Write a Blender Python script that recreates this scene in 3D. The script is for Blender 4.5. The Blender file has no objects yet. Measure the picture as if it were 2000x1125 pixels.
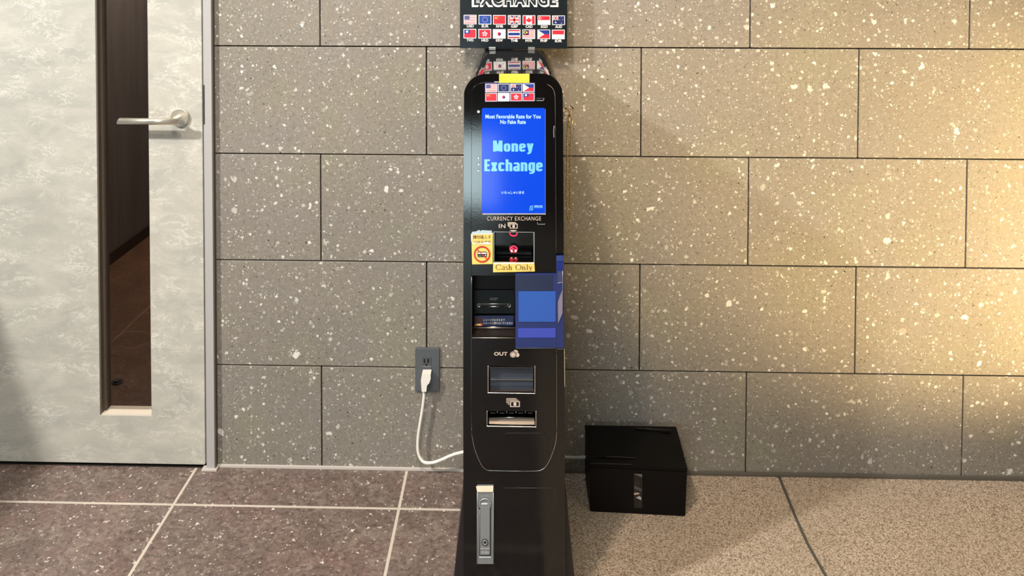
import bpy, bmesh, math, random
from mathutils import Vector, Matrix
random.seed(7)
C = bpy.context.scene.collection
sc = bpy.context.scene

# ------------------------------------------------------------------ camera
W, H, F = 2000.0, 1125.0, 1600.0
CX, CY, CZ = -0.05568, -2.2772, 1.44587
YAW, PIT, ROL, SY, SX = 0.02538, 0.02779, 0.00149, 0.29848, -0.01865
def w2c(d):
    c, s = math.cos(YAW), math.sin(YAW); x = c*d[0]+s*d[1]; y = -s*d[0]+c*d[1]; z = d[2]
    c, s = math.cos(PIT), math.sin(PIT); y2 = c*y-s*z; z2 = s*y+c*z
    c, s = math.cos(ROL), math.sin(ROL); return (c*x+s*z2, y2, -s*x+c*z2)
_r = [w2c(v) for v in ((1,0,0),(0,1,0),(0,0,1))]
RIGHT = Vector([_r[i][0] for i in range(3)]); FWD = Vector([_r[i][1] for i in range(3)]); UP = Vector([_r[i][2] for i in range(3)])
cam_d = bpy.data.cameras.new('camera'); cam = bpy.data.objects.new('camera', cam_d); C.objects.link(cam)
m3 = Matrix((RIGHT, UP, -FWD)).transposed()
cam.matrix_world = Matrix.Translation((CX,CY,CZ)) @ m3.to_4x4()
cam_d.sensor_width = 36; cam_d.lens = F/W*36; cam_d.shift_x = -SX; cam_d.shift_y = -SY; cam_d.clip_start = .02
sc.camera = cam

# ------------------------------------------------------------------ world, lights, exposure
sc.view_settings.view_transform = 'Standard'; sc.view_settings.look = 'None'
sc.view_settings.exposure = 0; sc.view_settings.gamma = 1; sc.view_settings.use_curve_mapping = False
wd = bpy.data.worlds.new('world'); sc.world = wd; wd.use_nodes = True
bg = wd.node_tree.nodes['Background']; bg.inputs[0].default_value = (.80,.84,.86,1); bg.inputs[1].default_value = .13
def aim(o, t): o.rotation_euler = (Vector(t)-o.location).to_track_quat('-Z','Y').to_euler()
def lamp(name, kind, loc, tgt, energy, col, size=.1, **k):
    l = bpy.data.lights.new(name, kind); l.energy = energy; l.color = col
    if kind == 'AREA':
        l.shape = 'RECTANGLE'; l.size = size; l.size_y = k.get('size_y', size)
        if 'spread' in k: l.spread = k['spread']
    else: l.shadow_soft_size = size
    if kind == 'SPOT': l.spot_size = k['angle']; l.spot_blend = k['blend']
    o = bpy.data.objects.new(name, l); C.objects.link(o); o.location = loc; aim(o, tgt); return o
lamp('ceiling_lamp_left', 'SPOT', (-2.25,-1.9,2.7), (-1.0,0,.7), 385, (1.0,.975,.93), .07, angle=math.radians(100), blend=.9)
lamp('ceiling_downlight', 'SPOT', (-.42,-1.45,2.6), (.35,-.1,0), 118, (1.0,.79,.60), .05, angle=math.radians(95), blend=.9)
lamp('ceiling_panel', 'AREA', (-.35,-2.3,2.75), (-.35,-.2,.8), 42, (1.0,.97,.93), 1.2)
lamp('ceiling_panel_warm', 'AREA', (1.3,-1.5,2.75), (1.0,0,.9), 9, (1.0,.80,.50), .8)
# warm wall washer low on the right; the lower rim of its beam runs along the bottom course of tiles
_S = Vector((2.6,-1.3,.25)); _a = (Vector((1.36,0,.085))-_S).normalized(); _b = (Vector((.235,0,.27))-_S).normalized()
_m = (_a+_b).normalized(); _n = _a.cross(_b).normalized(); _n = _n if _n.z > 0 else -_n
_ph = math.acos(math.cos(math.radians(21))/_m.dot(_a)); _d = _m*math.cos(_ph)+_n*math.sin(_ph)
lamp('low_wall_washer', 'SPOT', _S, _S+_d, 500, (1.0,.72,.34), .04, angle=math.radians(42), blend=.75)
lamp('back_room_fill', 'POINT', (-1.3,1.6,2.2), (0,0,0), 75, (1.0,.88,.78), .15)  # added fill light that brightens the room behind the slit

# ------------------------------------------------------------------ pixel helpers (photo pixel -> point on a plane of the place)
def ray(u, v):
    d = RIGHT*((u-W/2-SX*W)/F) + UP*(-(v-H/2+SY*W)/F) + FWD
    return d
def at(u, v, Y):
    d = ray(u, v); t = (Y-CY)/d.y; return Vector((CX,CY,CZ)) + d*t
def atz(u, v, z=0.0):
    d = ray(u, v); t = (z-CZ)/d.z; return Vector((CX,CY,CZ)) + d*t

# ------------------------------------------------------------------ materials
def new_mat(name):
    m = bpy.data.materials.new(name); m.use_nodes = True
    return m, m.node_tree, m.node_tree.nodes['Principled BSDF']
_mc = {}
def flat(name, col, rough=.5, metal=0, emit=None, es=0, coat=0, alpha=None, bump=None, trans=0, spec=.5):
    if name in _mc: return _mc[name]
    m, nt, p = new_mat(name)
    p.inputs['Base Color'].default_value = (*col,1); p.inputs['Roughness'].default_value = rough; p.inputs['Metallic'].default_value = metal
    p.inputs['Coat Weight'].default_value = coat; p.inputs['Transmission Weight'].default_value = trans
    p.inputs['Specular IOR Level'].default_value = spec
    if emit: p.inputs['Emission Color'].default_value = (*emit,1); p.inputs['Emission Strength'].default_value = es
    if alpha is not None: p.inputs['Alpha'].default_value = alpha
    # every material carries a little procedural variation
    tc = nt.nodes.new('ShaderNodeTexCoord'); n = nt.nodes.new('ShaderNodeTexNoise'); n.inputs['Scale'].default_value = bump[0] if bump else 60
    n.inputs['Detail'].default_value = 3
    nt.links.new(tc.outputs['Object'], n.inputs['Vector'])
    if bump:
        b = nt.nodes.new('ShaderNodeBump'); b.inputs['Strength'].default_value = bump[1]; b.inputs['Distance'].default_value = bump[2]
        nt.links.new(n.outputs['Fac'], b.inputs['Height']); nt.links.new(b.outputs['Normal'], p.inputs['Normal'])
    else:
        r = nt.nodes.new('ShaderNodeMapRange'); r.inputs['To Min'].default_value = max(0,rough-.04); r.inputs['To Max'].default_value = min(1,rough+.04)
        nt.links.new(n.outputs['Fac'], r.inputs['Value']); nt.links.new(r.outputs['Result'], p.inputs['Roughness'])
    _mc[name] = m; return m
def srgb(r,g,b):
    f = lambda c: (c/255/12.92) if c/255 <= .04045 else ((c/255+.055)/1.055)**2.4
    return (f(r),f(g),f(b))

class N:   # tiny node helper
    def __init__(s, nt): s.nt = nt
    def node(s, t, **k):
        n = s.nt.nodes.new(t)
        for a,b in k.items(): setattr(n, a, b)
        return n
    def link(s, a, b): s.nt.links.new(a, b)
    def val(s, inp, v):
        if hasattr(v, 'is_linked') or hasattr(v, 'links'): s.link(v, inp)
        else: inp.default_value = v
    def math(s, op, a, b=0., clamp=False):
        n = s.node('ShaderNodeMath', operation=op, use_clamp=clamp); s.val(n.inputs[0], a); s.val(n.inputs[1], b); return n.outputs[0]
    def vmath(s, op, a, b):
        n = s.node('ShaderNodeVectorMath', operation=op); s.val(n.inputs[0], a); s.val(n.inputs[1], b); return n.outputs[0]
    def mix(s, f, a, b):
        n = s.node('ShaderNodeMix', data_type='RGBA'); s.val(n.inputs[0], f)
        s.val(n.inputs[6], a if not isinstance(a, tuple) else (*a,1)); s.val(n.inputs[7], b if not isinstance(b, tuple) else (*b,1)); return n.outputs[2]
    def noise(s, vec, scale, detail=3, rough=.5, dist=0, color=False):
        n = s.node('ShaderNodeTexNoise'); s.link(vec, n.inputs['Vector']); n.inputs['Scale'].default_value = scale
        n.inputs['Detail'].default_value = detail; n.inputs['Roughness'].default_value = rough; n.inputs['Distortion'].default_value = dist
        return n.outputs['Color' if color else 'Fac']
    def ramp(s, v, a, b, lo=0., hi=1.):
        n = s.node('ShaderNodeMapRange'); s.val(n.inputs['Value'], v); n.inputs['From Min'].default_value = a; n.inputs['From Max'].default_value = b
        n.inputs['To Min'].default_value = lo; n.inputs['To Max'].default_value = hi; return n.outputs['Result']
    def chips(s, vec, scale, rmax, keep, seed=0., warp=.25, wscale=2.2, power=2.):
        """irregular chips: cells of a warped 3-D Voronoi, only a fraction 'keep' of the cells holds a chip"""
        off = s.vmath('ADD', vec, (seed*3.1, seed*1.7, seed*2.3))
        w = s.noise(off, scale*wscale, 2, color=True)
        w = s.vmath('SUBTRACT', w, (.5,.5,.5)); w = s.vmath('MULTIPLY', w, (warp*2/scale,)*3)
        vv = s.vmath('ADD', off, w)
        n = s.node('ShaderNodeTexVoronoi', feature='F1'); s.link(vv, n.inputs['Vector']); n.inputs['Scale'].default_value = scale
        sp = s.node('ShaderNodeSeparateColor'); s.link(n.outputs['Color'], sp.inputs[0])
        k = s.math('LESS_THAN', sp.outputs[0], keep)
        rr = s.math('POWER', sp.outputs[1], power); rr = s.math('MULTIPLY', rr, rmax*.7); rr = s.math('ADD', rr, rmax*.3)
        d = s.math('DIVIDE', n.outputs['Distance'], rr)
        m = s.ramp(d, .88, 1.06, 1., 0.)
        m = s.math('MULTIPLY', m, k, True)
        return m, sp.outputs[2]

def stone_wall():
    m, nt, p = new_mat('speckled_stone_tile'); n = N(nt)
    tc = n.node('ShaderNodeTexCoord'); at_ = n.node('ShaderNodeAttribute', attribute_name='tile')
    vec = n.vmath('ADD', tc.outputs['Object'], n.vmath('MULTIPLY', at_.outputs['Color'], (9.,9.,9.)))
    sp = n.node('ShaderNodeSeparateColor'); n.link(at_.outputs['Color'], sp.inputs[0])
    big = n.noise(vec, 3.2, 3, .55)
    hue = n.noise(n.vmath('ADD', vec, (4.,2.,7.)), 6.5, 2, .5)
    fine = n.noise(vec, 420, 4, .75); mid = n.noise(vec, 90, 5, .7)
    col = n.mix(n.ramp(big,.35,.65), srgb(121,116,108), srgb(134,128,119))
    col = n.mix(n.math('MULTIPLY', n.ramp(sp.outputs[1],0,1), .35), col, srgb(118,112,104))
    col = n.mix(n.ramp(hue,.5,.64,0,.6), col, srgb(122,118,116)); col = n.mix(n.ramp(hue,.46,.34,0,.6), col, srgb(126,124,106))
    col = n.mix(n.ramp(fine,.35,.68,0,.55), col, srgb(160,150,134))
    col = n.mix(n.ramp(mid,.50,.33,0,.42), col, srgb(90,84,76))
    for sc_, rm, kp, sd, hi, lo, wp in ((330,.40,.30,1,.9,.3,.45),(190,.44,.24,2,1.,.3,.5),(100,.45,.20,3,1.,.35,.5),(52,.43,.16,4,1.,.35,.36),(23,.36,.17,5,1.,.45,.32)):
        st = n.vmath('MULTIPLY', vec, (1., 1., 1.)) 
        mk, rnd = n.chips(st, sc_, rm, kp, sd, wp)
        cc = n.mix(rnd, srgb(176,170,158), srgb(232,229,220))
        cc = n.mix(n.ramp(n.noise(vec, 260, 3),.4,.7,0,.35), cc, srgb(170,160,142))
        col = n.mix(n.math('MULTIPLY', mk, n.ramp(rnd,0,1,lo,hi)), col, cc)
    dk1, r1 = n.chips(vec, 85, .30, .13, 7, .4); dk2, r2 = n.chips(vec, 230, .34, .14, 8, .4)
    dk = n.math('MAXIMUM', dk1, n.math('MULTIPLY', dk2, .8))
    col = n.mix(dk, col, srgb(40,36,32))
    n.link(col, p.inputs['Base Color'])
    p.inputs['Roughness'].default_value = .55; p.inputs['Specular IOR Level'].default_value = .35
    b = n.node('ShaderNodeBump'); b.inputs['Strength'].default_value = .35; b.inputs['Distance'].default_value = .0008
    n.link(n.math('SUBTRACT', fine, dk), b.inputs['Height']); n.link(b.outputs['Normal'], p.inputs['Normal'])
    return m
def veined_panel():
    m, nt, p = new_mat('pale_stone_laminate'); n = N(nt)
    tc = n.node('ShaderNodeTexCoord'); v = tc.outputs['Object']
    mp = n.node('ShaderNodeMapping'); n.link(v, mp.inputs[0]); mp.inputs['Rotation'].default_value = (0, math.radians(22), 0); mp.inputs['Scale'].default_value = (1,1,2.1)
    v = mp.outputs[0]
    a = n.noise(v, 5, 6, .6, 1.2); b_ = n.noise(v, 17, 9, .7, .7); c_ = n.noise(v, 140, 4, .7)
    col = n.mix(n.ramp(a,.35,.68), srgb(176,173,163), srgb(199,194,182))
    vein = n.math('ABSOLUTE', n.math('SUBTRACT', b_, .5)); ln = n.ramp(vein, 0, .03, 1, 0)
    brk = n.ramp(n.noise(v, 9, 3), .44, .62)
    ln = n.math('MULTIPLY', ln, brk)
    col = n.mix(n.math('MULTIPLY', ln, .8), col, srgb(230,227,216))
    col = n.mix(n.ramp(n.noise(v, 11, 6, .6, 1.), .52, .66, 0, .30), col, srgb(165,163,158))
    sp, rr = n.chips(v, 70, .3, .14, 3, .6); col = n.mix(n.math('MULTIPLY', sp, .5), col, srgb(225,222,212))
    col = n.mix(n.ramp(c_,.3,.7,0,.22), col, srgb(150,148,138))
    n.link(col, p.inputs['Base Color']); p.inputs['Roughness'].default_value = .42
    b = n.node('ShaderNodeBump'); b.inputs['Strength'].default_value = .5; b.inputs['Distance'].default_value = .001
    n.link(n.math('ADD', n.math('MULTIPLY', b_, 1.0), n.math('MULTIPLY', c_, .3)), b.inputs['Height']); n.link(b.outputs['Normal'], p.inputs['Normal'])
    return m
def floor_tile(name, pal, gain=1.):
    m, nt, p = new_mat(name); n = N(nt)
    tc = n.node('ShaderNodeTexCoord'); v = tc.outputs['Object']
    a = n.noise(v, 3.2, 4, .6, .6); e_ = n.noise(v, 9, 5, .65, 1.2); b_ = n.noise(v, 22, 9, .72, 2.4); c_ = n.noise(v, 75, 4, .7); d_ = n.noise(v, 7, 4, .6, .8)
    col = n.mix(n.ramp(a,.36,.64), pal[0], pal[1])
    col = n.mix(n.ramp(d_,.5,.66,0,.6), col, pal[2])
    col = n.mix(n.ramp(e_,.50,.68,0,.45), col, pal[3])
    col = n.mix(n.ramp(b_,.50,.66,0,.8), col, pal[3]); col = n.mix(n.ramp(c_,.52,.34,0,.7), col, pal[4])
    for s_, rm, kp, sd in ((150,.42,.26,1),(80,.40,.16,2),(45,.30,.05,3)):
        mk, r = n.chips(v, s_, rm, kp, sd, .7); col = n.mix(n.math('MULTIPLY', mk, n.ramp(r,0,1,.25,1)), col, pal[5])
    n.link(col, p.inputs['Base Color']); p.inputs['Roughness'].default_value = .38
    n.link(n.ramp(b_,.3,.7,.28,.5), p.inputs['Roughness'])
    b = n.node('ShaderNodeBump'); b.inputs['Strength'].default_value = .5; b.inputs['Distance'].default_value = .0012
    n.link(b_, b.inputs['Height']); n.link(b.outputs['Normal'], p.inputs['Normal'])
    return m
def washed_stone():
    m, nt, p = new_mat('beige_washed_aggregate'); n = N(nt)
    tc = n.node('ShaderNodeTexCoord'); v = tc.outputs['Object']
    vo = n.node('ShaderNodeTexVoronoi'); n.link(v, vo.inputs['Vector']); vo.inputs['Scale'].default_value = 340
    sp = n.node('ShaderNodeSeparateColor'); n.link(vo.outputs['Color'], sp.inputs[0])
    col = n.mix(sp.outputs[0], srgb(164,144,122), srgb(220,202,180))
    col = n.mix(n.math('MULTIPLY', n.math('LESS_THAN', sp.outputs[1], .20), .75), col, srgb(106,86,70))
    col = n.mix(n.math('MULTIPLY', n.math('GREATER_THAN', sp.outputs[2], .80), .6), col, srgb(224,212,192))
    col = n.mix(n.ramp(vo.outputs['Distance'],.35,.75,0,.6), col, srgb(124,104,86))
    d1, r = n.chips(v, 150, .42, .14, 2, .7); col = n.mix(n.math('MULTIPLY', d1, .85), col, srgb(58,48,40))
    col = n.mix(n.ramp(n.noise(v, 4, 3),.4,.7,0,.25), col, srgb(150,138,118))
    n.link(col, p.inputs['Base Color']); p.inputs['Roughness'].default_value = .6
    b = n.node('ShaderNodeBump'); b.inputs['Strength'].default_value = .3; b.inputs['Distance'].default_value = .0012
    n.link(n.math('SUBTRACT', 1., vo.outputs['Distance']), b.inputs['Height']); n.link(b.outputs['Normal'], p.inputs['Normal'])
    return m
def wood(name, c1, c2):
    m, nt, p = new_mat(name); n = N(nt)
    tc = n.node('ShaderNodeTexCoord'); mp = n.node('ShaderNodeMapping'); n.link(tc.outputs['Object'], mp.inputs[0]); mp.inputs['Scale'].default_value = (6,6,.5)
    f = n.noise(mp.outputs[0], 4, 6, .6, .6); n.link(n.mix(n.ramp(f,.3,.7), c1, c2), p.inputs['Base Color']); p.inputs['Roughness'].default_value = .5
    return m
M_WALL = stone_wall(); M_DOOR = veined_panel()
M_FL = floor_tile('mauve_brown_porcelain_tile', [srgb(106,92,84), srgb(116,99,93), srgb(124,98,92), srgb(150,136,124), srgb(62,51,47), srgb(224,214,204)])
M_FI = floor_tile('brown_porcelain_tile', [srgb(76,52,38), srgb(86,60,44), srgb(70,50,38), srgb(112,84,64), srgb(46,34,26), srgb(140,112,92)])
M_FR = washed_stone()
M_WOOD = wood('dark_brown_wood', srgb(78,72,68), srgb(96,89,84))
M_GROUT = flat('pale_grout', srgb(200,190,176), .8); M_JOINT = flat('black_joint', srgb(12,10,9), .9)
M_DJOINT = flat('grey_floor_joint', srgb(82,78,70), .8)
M_FRAME = flat('grey_painted_steel', srgb(172,170,168), .4); M_FRAMED = flat('brown_reveal', srgb(96,84,72), .5)
M_TRIMW = flat('pale_sealant', srgb(196,188,180), .6); M_TRIMG = flat('dark_grey_sealant', srgb(92,86,76), .7)
M_BLACK = flat('gloss_black_paint', srgb(13,12,12), .07, bump=(650,.13,.0003), spec=.50)
M_BLACK2 = flat('satin_black_paint', srgb(13,11,10), .38, bump=(1400,.15,.0002), spec=.25)
M_MIRROR = flat('polished_black_top', srgb(22,22,23), .04, spec=.4)
M_DEEP = flat('deep_black_plastic', srgb(6,6,6), .22, spec=.4); M_BROWNBLK = flat('brown_black_plastic', srgb(22,16,12), .5, spec=.2)
M_SIL = flat('polished_silver', srgb(225,222,216), .22, 1.); M_STEEL = flat('brushed_nickel', srgb(226,220,206), .36, .85)
M_GREYM = flat('grey_die_cast', srgb(128,130,130), .42, .1); M_GREYL = flat('light_die_cast_edge', srgb(190,192,190), .35, .5)
M_GREYD = flat('dark_recess', srgb(30,30,31), .6)
M_TXT = flat('bronze_print', srgb(205,186,170), .5); M_WHITE = flat('white_print', srgb(240,240,238), .5)
M_YEL = flat('amber_sticker', srgb(246,206,104), .45); M_YEL2 = flat('lemon_sticker', srgb(250,246,70), .5)
M_INK = flat('dark_ink', srgb(50,26,34), .5); M_RED = flat('red_ink', srgb(196,52,40), .5)
M_PAPER = flat('white_paper', srgb(235,238,232), .6); M_TAPE = flat('pale_tape', srgb(178,200,202), .4)
M_BLUE = flat('navy_acrylic', srgb(31,44,100), .25, spec=.6); M_BLUE2 = flat('blue_film', srgb(38,84,170), .45)
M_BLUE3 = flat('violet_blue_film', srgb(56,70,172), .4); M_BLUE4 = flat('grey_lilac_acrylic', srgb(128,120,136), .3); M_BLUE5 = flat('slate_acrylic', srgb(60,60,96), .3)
M_NAVY = flat('navy_label', srgb(14,24,66), .35)
M_PLATE = flat('charcoal_plastic', srgb(84,88,91), .45); M_CORD = flat('ivory_pvc', srgb(238,232,222), .45); M_CORD2 = flat('grey_pvc', srgb(168,166,158), .5)
M_SIGN = flat('sign_black', srgb(20,27,32), .35, spec=.4)
M_BRASS = flat('aged_brass', srgb(214,186,130), .25, 1.)
M_BOXB = flat('black_board', srgb(12,7,6), .5, bump=(300,.1,.0004), spec=.15); M_BOXT = flat('black_board_lid', srgb(7,6,5), .5, spec=.2)
def glass_mat():
    m, nt, p = new_mat('door_glass'); p.inputs['Roughness'].default_value = .03; p.inputs['Transmission Weight'].default_value = 1; p.inputs['IOR'].default_value = 1.05
    p.inputs['Base Color'].default_value = (.8,.78,.75,1); return m
M_GLASS = glass_mat()
def screen_mat():
    m, nt, p = new_mat('lit_blue_display'); n = N(nt)
    tc = n.node('ShaderNodeTexCoord'); f = n.noise(tc.outputs['Object'], 4, 2)
    c = n.mix(f, (0.0,.062,.80), (0.002,.085,.88))
    p.inputs['Base Color'].default_value = (.004,.01,.05,1); n.link(c, p.inputs['Emission Color']); p.inputs['Emission Strength'].default_value = .98
    p.inputs['Roughness'].default_value = .10; p.inputs['Specular IOR Level'].default_value = .14; return m
M_SCREEN = screen_mat()
M_SCRT = flat('lit_cyan_letters', (0,0,0), .2, emit=srgb(135,225,250), es=1.0)
M_SCRW = flat('lit_white_letters', (0,0,0), .2, emit=srgb(205,244,255), es=1.05)
M_SCRE = flat('lit_blue_edge', (0,0,0), .2, emit=srgb(40,130,255), es=.9)
M_LED = flat('red_led', (.2,0,0), .3, emit=(1.,.02,.06), es=3.2); M_LEDC = flat('red_led_core', (.2,0,0), .3, emit=(1.,.55,.35), es=4.)
M_TRANS = flat('clear_flap', srgb(70,78,90), .08, metal=.35, spec=.8)

# ------------------------------------------------------------------ object helpers
def link_mesh(name, me, mat=None, parent=None):
    o = bpy.data.objects.new(name, me); C.objects.link(o)
    if mat is not None and len(me.materials) == 0: me.materials.append(mat)
    if parent is not None:
        o.parent = parent; 
        o.matrix_parent_inverse = Matrix.Translation(-parent_world(parent))
    return o
def parent_world(p):
    v = Vector(p.location)
    while p.parent is not None:
        v = Vector((0,0,0)) if False else v + (p.parent.location) + p.matrix_parent_inverse.translation
        p = p.parent
    return v
def thing(name, loc, label, cat, group=None):
    o = bpy.data.objects.new(name, None); C.objects.link(o); o.location = loc; o.empty_display_size = .05
    tag(o, label, cat, group); return o
def tag(o, label=None, cat=None, group=None, kind=None):
    if label: o['label'] = label
    if cat: o['category'] = cat
    if group: o['group'] = group
    if kind: o['kind'] = kind
    return o
def bm_obj(name, bm, mat, parent=None, smooth=False):
    bmesh.ops.recalc_face_normals(bm, faces=bm.faces)
    me = bpy.data.meshes.new(name); bm.to_mesh(me); bm.free()
    if smooth:
        for f in me.polygons: f.use_smooth = True
    mats = mat if isinstance(mat, (list,tuple)) else [mat]
    for m in mats: me.materials.append(m)
    return link_mesh(name, me, None, parent)
def add_box(bm, lo, hi, bev=0, seg=2, mi=0):
    g = bmesh.ops.create_cube(bm, size=1); vs = g['verts']
    for v in vs: v.co = Vector([lo[i]+(v.co[i]+.5)*(hi[i]-lo[i]) for i in range(3)])
    fs = list({f for v in vs for f in v.link_faces})
    if bev:
        r = bmesh.ops.bevel(bm, geom=list({e for v in vs for e in v.link_edges}), offset=bev, segments=seg, affect='EDGES', profile=.5)
        fs = list(set(r['faces']) | {f for f in fs if f.is_valid})
    for f in fs:
        if f.is_valid: f.material_index = mi
    return fs
def box(name, lo, hi, mat, parent=None, bev=0, seg=2):
    bm = bmesh.new(); add_box(bm, lo, hi, bev, seg); return bm_obj(name, bm, mat, parent)
def rr(x0, z0, x1, z1, r, n=6, corners=(1,1,1,1)):
    """rounded rectangle loop in x,z; corners: tl,tr,br,bl"""
    if z1 < z0: z0, z1 = z1, z0
    pts = []
    for (cx, cz, a0, c) in ((x1-r,z1-r,0,corners[1]),(x0+r,z1-r,90,corners[0]),(x0+r,z0+r,180,corners[3]),(x1-r,z0+r,270,corners[2])):
        if r > 0 and c:
            for i in range(n+1):
                a = math.radians(a0+90*i/n); pts.append((cx+r*math.cos(a), cz+r*math.sin(a)))
        else:
            a = math.radians(a0+45); pts.append((cx+math.copysign(r,math.cos(a)), cz+math.copysign(r,math.sin(a))))
    return pts
def plate(name, loops, y0, y1, mat, parent=None, bevel=0, smooth=False):
    """solid with front face at y0 (nearer the camera) and back at y1, filled outline with holes; loops in (x,z)"""
    bm = bmesh.new(); edges = []
    for L in loops:
        vs = [bm.verts.new((x, y0, z)) for x,z in L]
        edges += [bm.edges.new((vs[i], vs[(i+1)%len(vs)])) for i in range(len(vs))]
    if len(loops) == 1: bm.faces.new(bm.verts[:])
    else: bmesh.ops.triangle_fill(bm, edges=edges, use_beauty=True, normal=(0,-1,0))
    front = bm.faces[:]; rim = [e for e in bm.edges if len(e.link_faces) == 1]
    rim_pairs = [(e.verts[0].co.copy(), e.verts[1].co.copy()) for e in rim]
    r = bmesh.ops.extrude_face_region(bm, geom=front, use_keep_orig=False)
    moved = {v for v in r['geom'] if isinstance(v, bmesh.types.BMVert)}
    # the extruded copy stays in front, the original rim goes back
    allv = set(bm.verts)
    for v in allv - moved: v.co.y = y1
    bmesh.ops.delete(bm, geom=[f for f in bm.faces if all(abs(v.co.y-y1) < 1e-9 for v in f.verts)], context='FACES_ONLY')
    back = [e for e in bm.edges if all(abs(v.co.y-y1) < 1e-9 for v in e.verts) and len(e.link_faces) == 1]
    if len(loops) == 1: bmesh.ops.contextual_create(bm, geom=back)
    else: bmesh.ops.triangle_fill(bm, edges=back, use_beauty=True, normal=(0,1,0))
    bmesh.ops.recalc_face_normals(bm, faces=bm.faces)
    if bevel:
        es = [e for e in bm.edges if all(abs(v.co.y-y0) < 1e-9 for v in e.verts) and len(e.link_faces) == 2 and any(abs(f.normal.y) < .5 for f in e.link_faces)]
        bmesh.ops.bevel(bm, geom=es, offset=bevel, segments=2, affect='EDGES', profile=.5)
    me = bpy.data.meshes.new(name); bm.to_mesh(me); bm.free(); me.materials.append(mat)
    if smooth:
        for f in me.polygons: f.use_smooth = True
        me.set_sharp_from_angle(angle=math.radians(22))
    return link_mesh(name, me, None, parent)
def pxl(pts, Y): return [(at(u,v,Y).x, at(u,v,Y).z) for u,v in pts]
def pplate(name, px, Y, th, mat, parent=None, bevel=0, holes=()):
    return plate(name, [pxl(px,Y)] + [pxl(h,Y) for h in holes], Y, Y+th, mat, parent, bevel)
def prect(u0,v0,u1,v1): return [(u0,v0),(u1,v0),(u1,v1),(u0,v1)]
def prr(u0,v0,u1,v1,r,corners=(1,1,1,1)): return [(x,-z) for x,z in rr(u0,-v1,u1,-v0,r,5,corners)]
def text(name, s, box_px, Y, mat, parent=None, off=0., depth=.0003, space=1., align='CENTER', shear=0, raise_=.0004, line=1.):
    u0,v0,u1,v1 = box_px
    cu = bpy.data.curves.new('t','FONT'); cu.body = s; cu.size = 1; cu.offset = off; cu.space_character = space; cu.align_x = align; cu.resolution_u = 4; cu.shear = shear; cu.space_line = line
    t = bpy.data.objects.new('t', cu); me = bpy.data.meshes.new_from_object(t)
    bpy.data.objects.remove(t); bpy.data.curves.remove(cu)
    xs = [v.co.x for v in me.vertices]; ys = [v.co.y for v in me.vertices]
    if not xs: return None
    x0,x1,y0,y1 = min(xs),max(xs),min(ys),max(ys)
    P00, P10, P01 = at(u0,v1,Y), at(u1,v1,Y), at(u0,v0,Y)
    for v in me.vertices:
        a = (v.co.x-x0)/(x1-x0 or 1); b = (v.co.y-y0)/(y1-y0 or 1)
        q = P00 + (P10-P00)*a + (P01-P00)*b; v.co = (q.x, Y-raise_, q.z)
    me.name = name; me.materials.clear(); me.materials.append(mat)
    return link_mesh(name, me, None, parent)
def tube(name, pts, r, mat, parent=None, seg=12, smooth_pts=True, caps=True, radii=None):
    if smooth_pts: pts = catmull(pts, 8)
    bm = bmesh.new(); rings = []
    pts = [Vector(p) for p in pts]; up = None
    for i,p in enumerate(pts):
        t = (pts[min(i+1,len(pts)-1)]-pts[max(i-1,0)]).normalized()
        if up is None: up = t.orthogonal().normalized()
        up = (up - t*up.dot(t)).normalized(); sd = t.cross(up)
        rad = r if radii is None else radii[min(int(i*len(radii)/len(pts)),len(radii)-1)]
        rings.append([bm.verts.new(p+(up*math.cos(2*math.pi*k/seg)+sd*math.sin(2*math.pi*k/seg))*rad) for k in range(seg)])
    for a,b in zip(rings, rings[1:]):
        for k in range(seg): bm.faces.new((a[k],a[(k+1)%seg],b[(k+1)%seg],b[k]))
    if caps: bm.faces.new(rings[0][::-1]); bm.faces.new(rings[-1])
    return bm_obj(name, bm, mat, parent, True)
def catmull(P, n):
    P = [Vector(p) for p in P]; out = []
    Q = [P[0]*2-P[1]] + P + [P[-1]*2-P[-2]]
    for i in range(1, len(Q)-2):
        a,b,c,d = Q[i-1:i+3]
        for k in range(n):
            t = k/n; out.append(.5*((2*b)+(c-a)*t+(2*a-5*b+4*c-d)*t*t+(3*b-a-3*c+d)*t**3))
    out.append(P[-1]); return out
def cyl(name, c, axis, r, h, mat, parent=None, seg=32, bev=0, r2=None, taper=None):
    """cylinder from point c along axis with length h"""
    bm = bmesh.new(); g = bmesh.ops.create_cone(bm, segments=seg, radius1=r, radius2=r2 if r2 is not None else r, depth=h, cap_ends=True)
    if bev: bmesh.ops.bevel(bm, geom=[e for e in bm.edges if len(e.link_faces)==2 and any(len(f.verts)>4 for f in e.link_faces)], offset=bev, segments=3, affect='EDGES')
    q = Vector((0,0,1)).rotation_difference(Vector(axis).normalized()).to_matrix().to_4x4()
    bm.transform(Matrix.Translation(Vector(c)+Vector(axis).normalized()*h/2) @ q)
    o = bm_obj(name, bm, mat, parent)
    for f in o.data.polygons: f.use_smooth = len(f.vertices) <= 4
    return o
def ring(name, c, R, r, mat, parent=None, axis='Y', rz=1.0, tilt=None):
    bm = bmesh.new(); n, k = 36, 8; rings = []
    for i in range(n):
        a = 2*math.pi*i/n; rings.append([])
        for j in range(k):
            b = 2*math.pi*j/k; x = (R+r*math.cos(b))*math.cos(a); z = (R+r*math.cos(b))*math.sin(a)*rz; y = r*math.sin(b)
            rings[-1].append(bm.verts.new(Vector((x,y,z))))
    for i in range(n):
        for j in range(k): bm.faces.new((rings[i][j],rings[i][(j+1)%k],rings[(i+1)%n][(j+1)%k],rings[(i+1)%n][j]))
    if tilt: bm.transform(Matrix.Rotation(tilt, 4, 'Z'))
    bm.transform(Matrix.Translation(c)); return bm_obj(name, bm, mat, parent, True)
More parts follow.
